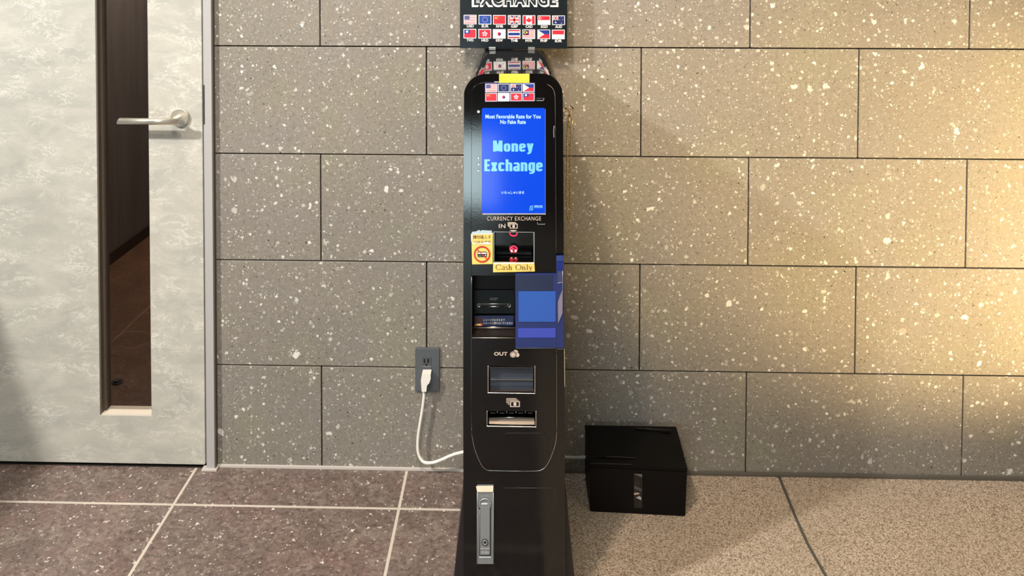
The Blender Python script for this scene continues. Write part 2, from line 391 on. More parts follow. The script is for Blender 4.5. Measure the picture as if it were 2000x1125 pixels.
# pen lettering: strokes drawn with a flat nib of width wx and thickness wz (units of glyph height)
def pen(name, glyphs, s, box_px, Y, mat, parent, wx, wz, gap=.12, raise_=.0006):
    u0,v0,u1,v1 = box_px; quads = []; x = 0; lay_ = []
    for ch in s:
        if ch == ' ': x += .35; continue
        adv, strokes = glyphs[ch]
        for st in strokes:
            kx, kz = wx, wz
            if isinstance(st, dict): kx, kz, st = st.get('wx',wx), st.get('wz',wz), st['p']
            L = []
            for i,p in enumerate(st):
                a = Vector(st[max(i-1,0)]); b = Vector(st[min(i+1,len(st)-1)]); t = (b-a).normalized(); nx, nz = -t.y, t.x
                L.append(((p[0]+x+nx*kx/2, p[1]+nz*kz/2), (p[0]+x-nx*kx/2, p[1]-nz*kz/2)))
            for a,b in zip(L, L[1:]): quads.append((a[0],a[1],b[1],b[0])); lay_.append(len(lay_) and lay_[-1]+(0 if a is not L[0] else 1))
        x += adv + gap
    xs = [p[0] for q in quads for p in q]; zs = [p[1] for q in quads for p in q]
    x0,x1,z0,z1 = min(xs),max(xs),min(zs),max(zs)
    bm = bmesh.new()
    for q,ly in zip(quads, lay_):
        vs = []
        for px,pz in q:
            w = at(u0+(px-x0)/(x1-x0)*(u1-u0), v1+(pz-z0)/(z1-z0)*(v0-v1), Y); vs.append(bm.verts.new((w.x, Y-raise_-ly*.00003, w.z)))
        try: bm.faces.new(vs)
        except Exception: pass
    return bm_obj(name, bm, mat, parent)
def arc(cx, cz, rx, rz, a0, a1, n=12, pw=1.):
    o = []
    for i in range(n+1):
        a = math.radians(a0+(a1-a0)*i/n); c, s = math.cos(a), math.sin(a)
        o.append((cx+rx*math.copysign(abs(c)**pw, c), cz+rz*math.copysign(abs(s)**pw, s)))
    return o

# ================================================================== SETTING
JZ = [0, .29284, .59436, .89761, 1.20203, 1.504, 1.806, 2.108, 2.41]
XL, XR, GAP = -.915, 3.3, .0034
bm = bmesh.new(); lay = bm.loops.layers.float_color.new('tile')
for r in range(8):
    z0, z1 = JZ[r], JZ[r+1]; ph = 0 if r % 2 == 0 else .3
    xs = [XL] + [x for x in (-1.2+ph+.6*k for k in range(12)) if XL+.05 < x < XR-.05] + [XR]
    xs = [x*.9965 if XL < x < XR else x for x in xs]
    for a,b in zip(xs, xs[1:]):
        fs = add_box(bm, (a+GAP/2,0,z0+GAP/2), (b-GAP/2,.02,z1-GAP/2), .0014, 2)
        rc = (random.random(), random.random(), random.random(), 1)
        for f in fs:
            if f.is_valid:
                for l in f.loops: l[lay] = rc
o = bm_obj('wall_back', bm, M_WALL); tag(o, 'grey speckled stone tile wall behind the exchange machine', 'wall', kind='structure')
bk = box('backing', (XL,.012,0), (XR,.16,2.41), M_JOINT, o)
# wall above and left of the door
o = bm = bmesh.new(); add_box(bm, (-2.6,0,0), (-1.80,.16,2.41)); add_box(bm, (-1.80,0,2.12), (XL,.16,2.41))
tag(bm_obj('wall_left', bm, M_WALL), 'stone tile wall beside the door', 'wall', kind='structure')
# added unseen blocker left of the door, put there to shade its lower corner
tag(box('shade_blocker', (-1.86,-.95,0), (-1.72,-.001,1.06), M_FRAME), 'added shade blocker left of the door', 'wall', kind='structure')
# floors
FX = .02
bm = bmesh.new(); g = .0035
xs = [-.955+.6*k for k in range(-4,2)] + [FX]; ys = [-.166-.6*k for k in range(5)]+[-3.35]
ys = [0.] + ys
xs = [x for x in xs if x <= FX]
for i in range(len(xs)-1):
    for j in range(len(ys)-1):
        add_box(bm, (xs[i]+g,ys[j+1]+g,-.012), (xs[i+1]-(g if i < len(xs)-2 else 0),ys[j]-(g if j else 0),0), .0008, 1)
fl = bm_obj('floor', bm, M_FL); tag(fl, 'mauve brown porcelain tile floor left of the machine', 'floor', kind='structure')
box('grout', (xs[0],ys[-1],-.05), (FX,0,-.0006), M_GROUT, fl)
JL = [atz(u,v) for u,v in ((1523,933),(1554.5,1011),(1577,1061),(1613,1124.5))]
JL = [Vector((JL[0].x,0,0))] + JL[1:] + [Vector((JL[3].x-.03,-1.2,0)), Vector((JL[3].x-.05,-3.35,0))]
hw = .0042
bm = bmesh.new()
left = [(FX,0,0)]+[(FX,p.y,0) for p in JL[1:]]
for side in (-1, 1):
    for a,b in zip(JL, JL[1:]):
        xa = FX if side < 0 else XR; xb = xa
        q = [(a.x+side*hw,a.y,0),(b.x+side*hw,b.y,0),(xb,b.y,0),(xa,a.y,0)]
        top = [bm.verts.new(p) for p in q]; bot = [bm.verts.new((p[0],p[1],-.03)) for p in q]
        bm.faces.new(top); bm.faces.new(bot[::-1])
        for k in range(4): bm.faces.new((top[k],bot[k],bot[(k+1)%4],top[(k+1)%4]))
fr = bm_obj('floor', bm, M_FR); tag(fr, 'beige washed aggregate floor right of the machine', 'floor', kind='structure')
box('joint_filler', (FX,-3.35,-.05), (XR,0,-.0015), M_DJOINT, fr)
# skirting strips
tag(box('baseboard_left', (-.925,-.007,0), (FX,-.0005,.008), M_TRIMW, None, .001), 'pale sealant strip along the wall foot', 'baseboard', kind='structure')
tag(box('baseboard_right', (FX+.001,-.006,0), (XR,-.0005,.011), M_TRIMG, None, .002), 'dark grey sealant strip along the wall foot', 'baseboard', kind='structure')
# rear wall behind the camera with an added glowing pane for the reflection in the machine's gloss
YB = -3.35
bm = bmesh.new(); wx0, wx1, wz0, wz1 = -1.1, -.14, .05, .47
for lo,hi in (((-2.6,YB-.1,0),(wx0,YB,2.75)), ((wx1,YB-.1,0),(XR,YB,2.75)), ((wx0,YB-.1,wz1),(wx1,YB,2.75)), ((wx0,YB-.1,0),(wx1,YB,wz0))): add_box(bm, lo, hi)
tag(bm_obj('wall_front', bm, flat('dim_plaster', srgb(92,86,80), .8)), 'plain wall opposite the machine', 'wall', kind='structure')
w1 = tag(box('added_glow_pane', (wx0,YB-.06,wz0), (wx1,YB-.05,wz1), flat('cool_glow_pane', (.7,.8,.8), .6, emit=(.66,.84,.88), es=15)), 'added glowing pane opposite the machine, mirrored in its gloss', 'glow pane', kind='structure')

# ------------------------------------------------------------------ door
DY = -.010   # face of the door
xr = (at(392,0,DY).x+at(402,905,DY).x)/2; zb = at(200,904.5,DY).z
sx0 = (at(187,0,DY).x+at(194,811,DY).x)/2; sx1 = (at(286,0,DY).x+at(297,811,DY).x)/2; sz0 = at(240,811,DY).z; sz1 = 2.0
dl = xr-.84
door = plate('door_1', [rr(dl,zb,xr,2.1,.004,3), rr(sx0,sz0,sx1,sz1,0)], DY, .034, M_DOOR, None, .0015)
tag(door, 'pale stone laminate door with a narrow glass slit', 'door', kind='structure')
bm = bmesh.new(); rv = .009
add_box(bm, (sx0,DY+.001,sz0), (sx0+.004,.034,sz1)); add_box(bm, (sx0+.004,DY+.018,sz0+.004), (sx0+.0105,.034,sz1))
o = bm_obj('glazing_bead', bm, M_FRAMED, door)
box('slit_sill', (sx0+.001,DY+.0015,sz0), (sx1-.001,.034,sz0+.003), flat('pale_sill', srgb(222,210,192), .4), door)
box('door_glass', (sx0+.002,.016,sz0+.002), (sx1-.001,.020,sz1), M_GLASS, door)
# handle
hc = at(353,229,DY)
h = cyl('rosette', (hc.x,DY,hc.z), (0,-1,0), .0255, .009, M_STEEL, door, 48, .0012)
LY = -.062
p0 = at(231,236.5,LY); p1 = at(349,238,LY)
hd = cyl('handle', (p0.x,LY,p0.z), (p1.x-p0.x,0,p1.z-p0.z), .0088, (p1-p0).length, M_STEEL, door, 32, .0012)
for v in hd.data.vertices:      # slanted lever ends
    wv = v.co
    if wv.x > (p0.x+p1.x)/2: v.co.x += (wv.z-p1.z)*.8
    else: v.co.x += (wv.z-p0.z)*.35
nx = p1.x-.010
tube('handle_neck', [(hc.x-.002,DY-.005,hc.z),(hc.x-.004,-.045,hc.z-.001),(nx,LY,p1.z)], .0075, M_STEEL, door, 16)
# jamb
jx0 = (at(395.5,0,-.019).x+at(403.5,905,-.019).x)/2; jx1 = (at(411,0,-.019).x+at(420,905,-.019).x)/2
jb = box('trim_1', (jx0,-.019,0.001), (jx1,.10,2.16), M_FRAME, None, .001)
tag(jb, 'grey steel door jamb beside the stone wall', 'door jamb', kind='structure')
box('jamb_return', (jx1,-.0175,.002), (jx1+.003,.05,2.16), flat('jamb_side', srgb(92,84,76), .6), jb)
box('dark_gap_strip', (jx0-.006,.000,.002), (jx0,.04,2.14), M_JOINT, jb)  # black strip put in for the dark gap beside the door
sk = box('strike_plate', (jx0-.0015,-.0195,at(398,243,-.019).z), (jx0+.0035,-.0185,at(398,166,-.019).z), flat('strike_dark', srgb(52,50,48), .5), jb)
box('foot_plate', (jx0-.012,-.026,0), (jx1+.008,-.006,.006), M_TRIMW, jb, .001)
box('lintel', (-1.80,-.019,2.115), (jx1,.10,2.16), M_FRAME, jb)
box('threshold', (-1.80,-.008,-.002), (jx0,.05,.0015), M_JOINT, jb)
# back room seen through the slit
YI = 3.4
inf = bmesh.new()
for i in range(3):
    for j in range(6):
        a = -1.955+.0; x0 = -1.97+.40*(i>0)+.6*max(0,i-1); x1 = min(-1.97+.40+.6*i, -.3); y0 = .10+.0+.73*(j>0)+.6*max(0,j-1); y1 = min(.83+.6*j, YI)
        if x1 > x0 and y1 > y0: add_box(inf, (x0+.0025,y0+.0025,-.012), (x1-.0025,y1-.0025,0))
fi = bm_obj('floor', inf, M_FI); tag(fi, 'brown tile floor of the room behind the glass slit', 'floor', kind='structure')
box('grout', (-1.97,.07,-.05), (-.3,YI,-.0008), flat('brown_grout', srgb(120,90,70), .8), fi)
tag(box('wall_inner_left', (-2.03,.161,0), (-1.97,YI,2.41), M_WOOD), 'dark wood wall of the room behind the door', 'wall', kind='structure')
tag(box('baseboard_inner', (-1.97,.161,0), (-1.957,YI,.055), flat('dark_skirting', srgb(40,26,20), .5), None, .001), 'dark skirting of the back room', 'baseboard', kind='structure')
tag(box('wall_inner_back', (-2.03,YI,0), (-.3,YI+.05,2.41), M_WOOD), 'far wall of the back room', 'wall', kind='structure')
tag(box('wall_inner_right', (-.3,.161,0), (-.25,YI+.05,2.41), M_WOOD), 'right wall of the back room', 'wall', kind='structure')
tag(box('ceiling_inner', (-2.03,.0,2.411), (-.25,YI+.05,2.46), flat('white_ceiling', srgb(200,198,192), .8)), 'ceiling of the back room', 'ceiling', kind='structure')
ds = atz(229,747)
st = thing('door_stop', (ds.x,ds.y,0), 'small dark round door stop on the brown floor behind the glass slit', 'door stop')
cyl('base', (ds.x,ds.y,.0), (0,0,1), .019, .004, flat('stop_black', srgb(28,30,30), .4), st, 32, .001)
cyl('rubber_cap', (ds.x-.002,ds.y,.004), (0,0,1), .011, .006, flat('stop_rubber', srgb(38,40,40), .6), st, 24, .002)

# ================================================================== OUTLET, PLUG AND CORD
PY = -.008
pl = at(834,722,PY)
ou = thing('wall_outlet', (pl.x,0,pl.z), 'charcoal wall socket plate on the grey tiles left of the machine', 'socket')
pplate('cover_plate', prr(810.5,680.5,858.5,764,1.5), PY, .0079, M_PLATE, ou, .0015)
rf = pplate('receptacle', prect(825,698,842.5,738), PY-.0012, .003, flat('socket_face', srgb(70,74,77), .5), ou, .0004)
for i,(a,b,c,d) in enumerate(((828,701,830.2,709),(835,701,837.5,709),(831,711,835,714.5))):
    pplate('socket_slot', prect(a,b,c,d), PY-.0015, .002, M_DEEP, rf)
pplate('socket_edge', prect(825,715,842.5,717), PY-.0018, .001, flat('socket_line', srgb(110,114,116), .5), rf)
# cord + plug (one thing)
A = lambda u,v,Y: tuple(at(u,v,Y))
cd = thing('power_cord', tuple(at(830,745,-.03)), 'ivory power cord plugged into the charcoal socket and looping behind the machine', 'cord')
loopp = lambda pts,Y0,Y1: [( (x:=at(u,v,Y0+(Y1-Y0)*k/(len(pts)-1))).x, x.y, x.z) for k,(u,v) in enumerate(pts)]
plg = plate('plug', [pxl([(824.5,729),(841.5,729),(841.5,738),(839,746),(834,751.5),(833,763),(824,763),(823,748),(822.5,741)], -.03)], -.036, -.0094, M_CORD, cd, .0025)
bm = bmesh.new(); g0 = at(828.5,766,-.028)
cordp = [(828.5,758,-.024),(828,775,-.026),(825,800,-.026),(820,830,-.026),(816.5,855,-.026),(816,877,-.028),(820,893,-.03),(829,903,-.034),(845,903.5,-.038),(862,898,-.04),(880,890,-.042),(900,884,-.044),(925,881,-.047),(1000,884,-.047)]
tube('cable', [A(*c) for c in cordp], .0042, M_CORD, cd, 12)
# grey leads between machine and the black box
cb = thing('grey_cable_pair', tuple(at(1120,893,-.04)), 'two grey cables running from the machine into the black box', 'cable')
tube('cable', [A(1040,892,-.035),A(1104,893,-.035),A(1125,893.5,-.035),A(1146,892.5,-.035)], .0044, M_CORD2, cb)
tube('cable', [A(1040,925,-.03),A(1104,936,-.03),A(1120,940.5,-.035),A(1134,938,-.035),A(1147,926,-.04)], .004, M_CORD2, cb)

# ================================================================== BLACK BOX ON THE FLOOR
fl_, fr_ = atz(1152.4,999.6), atz(1338.5,1009)
hf = .1265; hb = .151
tl, tr = at(1142.7,827.4,-.022), at(1320,835.5,-.022)
zbk = (tl.z+tr.z)/2
bl, br = Vector((tl.x,-.022,0)), Vector((tr.x,-.022,0))
bx = thing('storage_box', ((fl_.x+fr_.x)/2,-.09,0), 'black low box with a slanted lid on the beige floor right of the machine', 'box')
def hexa(bm, b, t):
    vb = [bm.verts.new(p) for p in b]; vt = [bm.verts.new(p) for p in t]
    bm.faces.new(vb[::-1]); bm.faces.new(vt)
    for i in range(4): bm.faces.new((vb[i],vb[(i+1)%4],vt[(i+1)%4],vt[i]))
tfr = Vector((fr_.x+.004, fr_.y, hf-.001)); tfl = Vector((fl_.x, fl_.y, hf))
bm = bmesh.new(); zl = .006
dn = Vector((0,0,zl))
hexa(bm, [fl_,fr_,br,bl], [tfl-dn,tfr-dn,Vector((tr.x,-.022,zbk))-dn,Vector((tl.x,-.022,zbk))-dn])
bmesh.ops.bevel(bm, geom=bm.edges[:], offset=.0018, segments=2, affect='EDGES')
bm_obj('body', bm, M_BOXB, bx)
bm = bmesh.new(); e = .0012
T4 = [tfl+Vector((-e,-e,0)), tfr+Vector((e,-e,0)), Vector((tr.x+e,-.021,zbk)), Vector((tl.x-e,-.021,zbk))]
hexa(bm, [p-dn*.9 for p in T4], T4)
bmesh.ops.bevel(bm, geom=bm.edges[:], offset=.0016, segments=2, affect='EDGES')
lid = bm_obj('lid', bm, M_BOXT, bx)
def lidpt(u, v):   # pixel on the slanted lid
    nrm = (T4[1]-T4[0]).cross(T4[3]-T4[0]).normalized(); d = ray(u,v); o_ = Vector((CX,CY,CZ)); t = (T4[0]-o_).dot(nrm)/d.dot(nrm); return o_+d*t
for q,nm in (([(1241,837.5),(1311,842),(1311,847),(1290,846.5),(1289,843.5),(1241,840)],'lid_slot'), ([(1163,893.5),(1184,892),(1240,895),(1240,897),(1184,896),(1163,895.5)],'lid_slot')):
    bm = bmesh.new(); bm.faces.new([bm.verts.new(lidpt(*p)+Vector((0,0,.0006))) for p in q]); bmesh.ops.solidify(bm, geom=bm.faces[:], thickness=.0004); bm_obj(nm, bm, M_DEEP, lid)
for a,b in (((1242,836.6),(1311,841)),((1184,891.8),(1240,894.6)),((1153,905.2),(1235,907.6))):
    tube('lid_edge', [lidpt(*a)+Vector((0,0,.0006)), lidpt(*b)+Vector((0,0,.0006))], .0005, flat('worn_edge', srgb(92,78,66), .4), lid, 6, False)
# glossy window of the box front
fd = (fr_-fl_); fn = Vector((fd.y,-fd.x,0)).normalized()
if fn.y > 0: fn = -fn
def frontpt(u,v,off=0):
    d = ray(u,v); o_ = Vector((CX,CY,CZ)); t = (fl_+fn*off-o_).dot(fn)/d.dot(fn); return o_+d*t
def fpoly(name, px, off, mat, par):
    bm = bmesh.new(); f = bm.faces.new([bm.verts.new(frontpt(u,v,off)) for u,v in px]); r = bmesh.ops.extrude_face_region(bm, geom=[f])
    for v in [x for x in r['geom'] if isinstance(x, bmesh.types.BMVert)]: v.co -= fn*.0006
    return bm_obj(name, bm, mat, par)
wn = fpoly('hand_slot', prect(1238,925,1254.5,992), .001, flat('slot_gloss', srgb(6,6,7), .05, spec=.8), bx)
fpoly('slot_patch', [(1238,925.5),(1254,926.5),(1254,932.5)], .0016, flat('slot_tone_a', srgb(96,100,104), .3), wn)  # flat grey and pale patches laid on the slot
fpoly('slot_patch', [(1238.5,948),(1253.5,955),(1253.5,960),(1238.5,955)], .0016, flat('slot_tone_b', srgb(70,74,78), .3), wn)
fpoly('slot_patch', [(1238.5,963),(1248,962.5),(1249,965),(1238.5,967)], .0016, flat('slot_tone_c', srgb(190,165,150), .3), wn)
fpoly('slot_patch', [(1242,972),(1249,969),(1252.5,972),(1252,977)], .0016, flat('slot_tone_d', srgb(176,172,172), .3), wn)

# ================================================================== EXCHANGE MACHINE
YF, YR = -.5346, -.05
ki = thing('currency_exchange_machine', (-.055,-.29,0), 'tall black currency exchange machine with a lit blue screen', 'exchange machine')
G = lambda u,v: (at(u,v,YF).x, at(u,v,YF).z)
arch_px = [(906.3,182.7),(907.6,176),(911,168),(915.5,161),(921,155),(930,149),(941,145.3),(951,144.3),(1003,143.7),(1056,143.7),(1068,145),(1078,149),(1086,155.5),(1092.5,164),(1097,173),(1099,183)]
arch = [G(p.x,p.y) for p in catmull([(a,b,0) for a,b in arch_px], 3)]
side_r = [G(1100,240),G(1101.2,500),G(1103,800),G(1104,1125)]; side_l = [G(905.6,1125),G(904.6,800),G(905,500),G(906,240)]
zb_r = side_r[-1]; zb_l = side_l[0]
outline = arch + side_r + [(zb_r[0]+.0005,.02),(zb_l[0]-.0005,.02)] + side_l
def inset_outline(L, d):
    c = Vector((sum(p[0] for p in L)/len(L), 0)); out = []
    n = len(L)
    for i in range(n):
        a, b, q = Vector(L[i-1]), Vector(L[(i+1)%n]), Vector(L[i]); t = (b-a).normalized(); nn = Vector((t.y,-t.x))
        out.append(tuple(q + nn*d))
    return out
HOLES = {'in':(965,454,1042.5,512), 'rec':(922,538,1086,659.5), 'coin':(954,715,1044,767), 'bill':(952,803,1046,832)}
hl = [pxl(prect(*HOLES[k]), YF) for k in HOLES]
FD = .086
fr_o = plate('front_frame', [outline]+hl, YF, YF+FD, M_BLACK, ki, .003, True)
bd = plate('body', [inset_outline(outline, .0016)], YF+FD+.0015, YR, M_BLACK2, ki, .0025, True)
plate('seam', [inset_outline(outline, .005)], YF+FD-.004, YF+FD+.008, M_DEEP, ki)
# polished flat top plates (they mirror the sign)
zt = G(1003,143.7)[1]
def smooth_top(o):
    for f in o.data.polygons:
        f.use_smooth = False
# top is part of the extrusions: give upward faces the polished finish
for o in (fr_o, bd):
    o.data.materials.append(M_MIRROR)
    for f in o.data.polygons:
        if f.normal.z > .25 and f.center.z > 1.05 and abs(f.normal.y) < .3: f.material_index = 1
# stabiliser foot, flared
fy = YF+.05
q = [G(905,955)]
fl0 = at(905,962,fy); fl1 = at(887,1125,fy); fr0 = at(1104.4,964,fy); fr1 = at(1121.5,1125,fy)
k = lambda a,b,z: a.x+(b.x-a.x)*(z-a.z)/(b.z-a.z)
plate('stabiliser_foot', [[(fl0.x,fl0.z),(k(fl0,fl1,.0),.0),(k(fr0,fr1,.0),.0),(fr0.x,fr0.z)]], fy, fy+.36, flat('purple_black_paint', srgb(34,27,28), .4), ki, .002)
# raised front panel
pan = [(946,161.5),(935,164),(927,169),(922.5,176),(921.4,186),(921,500),(920.6,800),(921,845),(924,862),(927.6,878),(935,897),(941,909),(946,914.5),(952,918),(962,919),(1018,920),(1050,919.3),(1058,917),(1064.5,912.5),(1073,899),(1082,876),(1085.8,859),(1087.4,842),(1087,700),(1086,500),(1084.6,250),(1083.6,188),(1080.5,176),(1075,168.5),(1066,163.2),(1054,160.5),(1046,160)]
PF = YF-.003
pn = plate('front_panel', [pxl(pan,PF)]+[pxl(prect(*HOLES[k]),PF) for k in HOLES], PF, YF+.002, M_BLACK, ki, .0003)
def ptube(name, px, r, mat, par, Y=PF, seg=8, sm=True): return tube(name, [A(u,v,Y) for u,v in px], r, mat, par, seg, sm)
ptube('panel_trim', [(921,838),(922,850),(924,862),(927.6,878),(935,897),(941,909),(946,914.5),(952,918),(962,919),(1018,920),(1050,919.3),(1058,917),(1064.5,912.5),(1073,899),(1082,876),(1085.8,859),(1087.4,842)], .0008, M_SIL, pn, YF-.001)
ptube('panel_trim', [(1087.4,842),(1087.2,760),(1087,684)], .0005, M_SIL, pn, YF-.001)
ptube('panel_trim', [(1086,495),(1085,300),(1084.2,200),(1082.5,180),(1077,170),(1068,164.5)], .0005, M_STEEL, pn, YF-.001)
ptube('panel_trim', [(921,838),(920.8,760),(921,540)], .0003, M_STEEL, pn, YF-.001)
ptube('panel_groove', [(921,540),(921.3,300),(921.4,186),(922.5,176),(927,169),(935,164),(946,161.5)], .0008, M_DEEP, pn, YF-.0015)
# edge highlight of the frame, painted in as a bright strip
ptube('edge_highlight', [(1102.2,681),(1103,756)], .0006, flat('bright_edge', srgb(236,226,196), .3, .6), fr_o, YF-.0004)
# screen
sn = pplate('screen', prr(941,211,1064.5,416.8,4), PF-.001, .002, M_SCREEN, ki)
SYp = PF-.001
text('lettering', 'Most Favorable Rate for You', (948,223.5,1056,231.5), SYp, M_SCRW, sn, .028)
text('lettering', 'No Fake Rate', (977,234,1027,242), SYp, M_SCRW, sn, .028)
# heavy condensed letters
S = .155
o_l = arc(.26,.36,.16,.30,90,450,28,.55)
IMP = {
 'M': (.86, [[(.15,0),(.15,1.)], [(.71,0),(.71,1.)], {'wx':.26,'p':[(.19,1.),(.43,.05)]}, {'wx':.26,'p':[(.67,1.),(.43,.05)]}]),
 'E': (.52, [[(.15,0),(.15,1.)], [(.12,.925),(.50,.925)], [(.12,.5),(.47,.5)], [(.12,.075),(.50,.075)]]),
 'o': (.58, [arc(.29,.37,.165,.30,90,450,28,.55)]),
 'n': (.58, [[(.13,0),(.13,.74)], arc(.29,.50,.165,.17,180,0,14,.55)+[(.455,0)]]),
 'e': (.58, [arc(.29,.37,.165,.30,350,38,22,.55)[::-1] if False else arc(.29,.37,.165,.30,0,335,24,.55), [(.13,.38),(.455,.38)]]),
 'y': (.56, [{'wx':.25,'p':[(.12,.74),(.29,.02)]}, {'wx':.25,'p':[(.46,.74),(.29,.0),(.25,-.10),(.18,-.155),(.06,-.16)]}]),
 'x': (.54, [{'wx':.26,'p':[(.11,.74),(.43,0)]}, {'wx':.26,'p':[(.43,.74),(.11,0)]}]),
 'c': (.55, [arc(.285,.37,.16,.30,25,335,24,.55)]),
 'h': (.58, [[(.13,0),(.13,1.)], arc(.29,.50,.165,.17,180,0,14,.55)+[(.455,0)]]),
 'a': (.56, [arc(.28,.52,.16,.15,165,0,12,.55)+[(.44,0)], arc(.26,.21,.145,.15,70,360,18,.6)]),
 'g': (.58, [arc(.29,.37,.165,.30,90,450,28,.55), [(.455,.74),(.455,.1),(.44,-.03),(.38,-.12),(.25,-.155),(.1,-.13)]]),
}
pen('lettering', IMP, 'Money', (963,274,1042,301), SYp, M_SCRT, sn, .245, .15, .075)
pen('lettering', IMP, 'Exchange', (946,311,1060,339.5), SYp, M_SCRT, sn, .245, .15, .075)
text('lettering', 'いらっしゃいませ', (979.5,373,1024,379), SYp, M_SCRW, sn, .02)
# small S-shaped chevron mark and its two lines of small print
def spoly(name, polys, mat, par, Y, raise_=.0005):
    bm = bmesh.new()
    for px in polys: bm.faces.new([bm.verts.new(Vector((at(u,v,Y).x, Y-raise_, at(u,v,Y).z))) for u,v in px])
    return bm_obj(name, bm, mat, par)
def sp2(pts, w):
    out = []
    for a,b in zip(pts, pts[1:]):
        a, b = Vector(a), Vector(b); t = (b-a).normalized(); n_ = Vector((-t.y,t.x))*w/2; a2 = a-t*w*.3; b2 = b+t*w*.3
        out.append([tuple(a2+n_),tuple(b2+n_),tuple(b2-n_),tuple(a2-n_)])
    return out
spoly('logo', sp2([(1038.3,401.8),(1035.2,404),(1040.6,408.6),(1038,410.6)],1.3)+sp2([(1041.6,401.8),(1039.3,403.6),(1041.3,405.6)],1.)+sp2([(1034,407),(1036.6,409),(1034,411)],1.), M_SCRT, sn, SYp)
text('lettering', 'SIMPLE EX', (1043.6,401.3,1060,403.4), SYp, M_SCRW, sn, .05)
text('lettering', 'EXCHANGE', (1043.6,404,1060,406), SYp, M_SCRT, sn, .04)
pplate('screen_lip', prr(942.5,416.9,1066,419.2,1), PF-.0018, .0025, flat('lip_silver', srgb(176,168,166), .35, .5), ki, .0004)
pplate('screen_lip', prect(1064.6,213,1065.6,417), PF-.0014, .002, flat('lip_violet', srgb(96,110,200), .35, .3), ki)
for v,r_,m_ in ((218,2.4,M_WHITE),(308.5,1.6,M_SIL),(320.5,1.6,M_SIL),(333,1.6,M_SIL)):
    c = at(934.6,v,PF); s_ = r_/920.
    pi = cyl('screw', (c.x,PF+.0005,c.z), (0,-1,0), s_*1.5, .0012, M_DEEP, ki, 16); cyl('screw_head', (c.x,PF-.0006,c.z), (0,-1,0), s_, .0010, m_, pi, 16, .0002)
for px in ([(1047,196.5),(1061,196.5),(1062.5,192)], [(1049.5,434.5),(1050,438),(1064,438),(1064,436.6)]):
    ptube('sensor_mark', px, .0005, M_GREYL, ki, PF-.0003, 6, False)
ptube('sensor_mark', [(1047.5,192.3),(1062,191.8)], .0003, M_GREYM, ki, PF-.0003, 6, False)
ptube('panel_chip', [(1082.5,246),(1081.6,255),(1082,269)], .0008, M_GREYL, ki, PF-.0003, 6)
ptube('torn_tape', [(965.5,160),(975,160.2)], .0007, M_PAPER, ki, PF-.0003, 6, False)

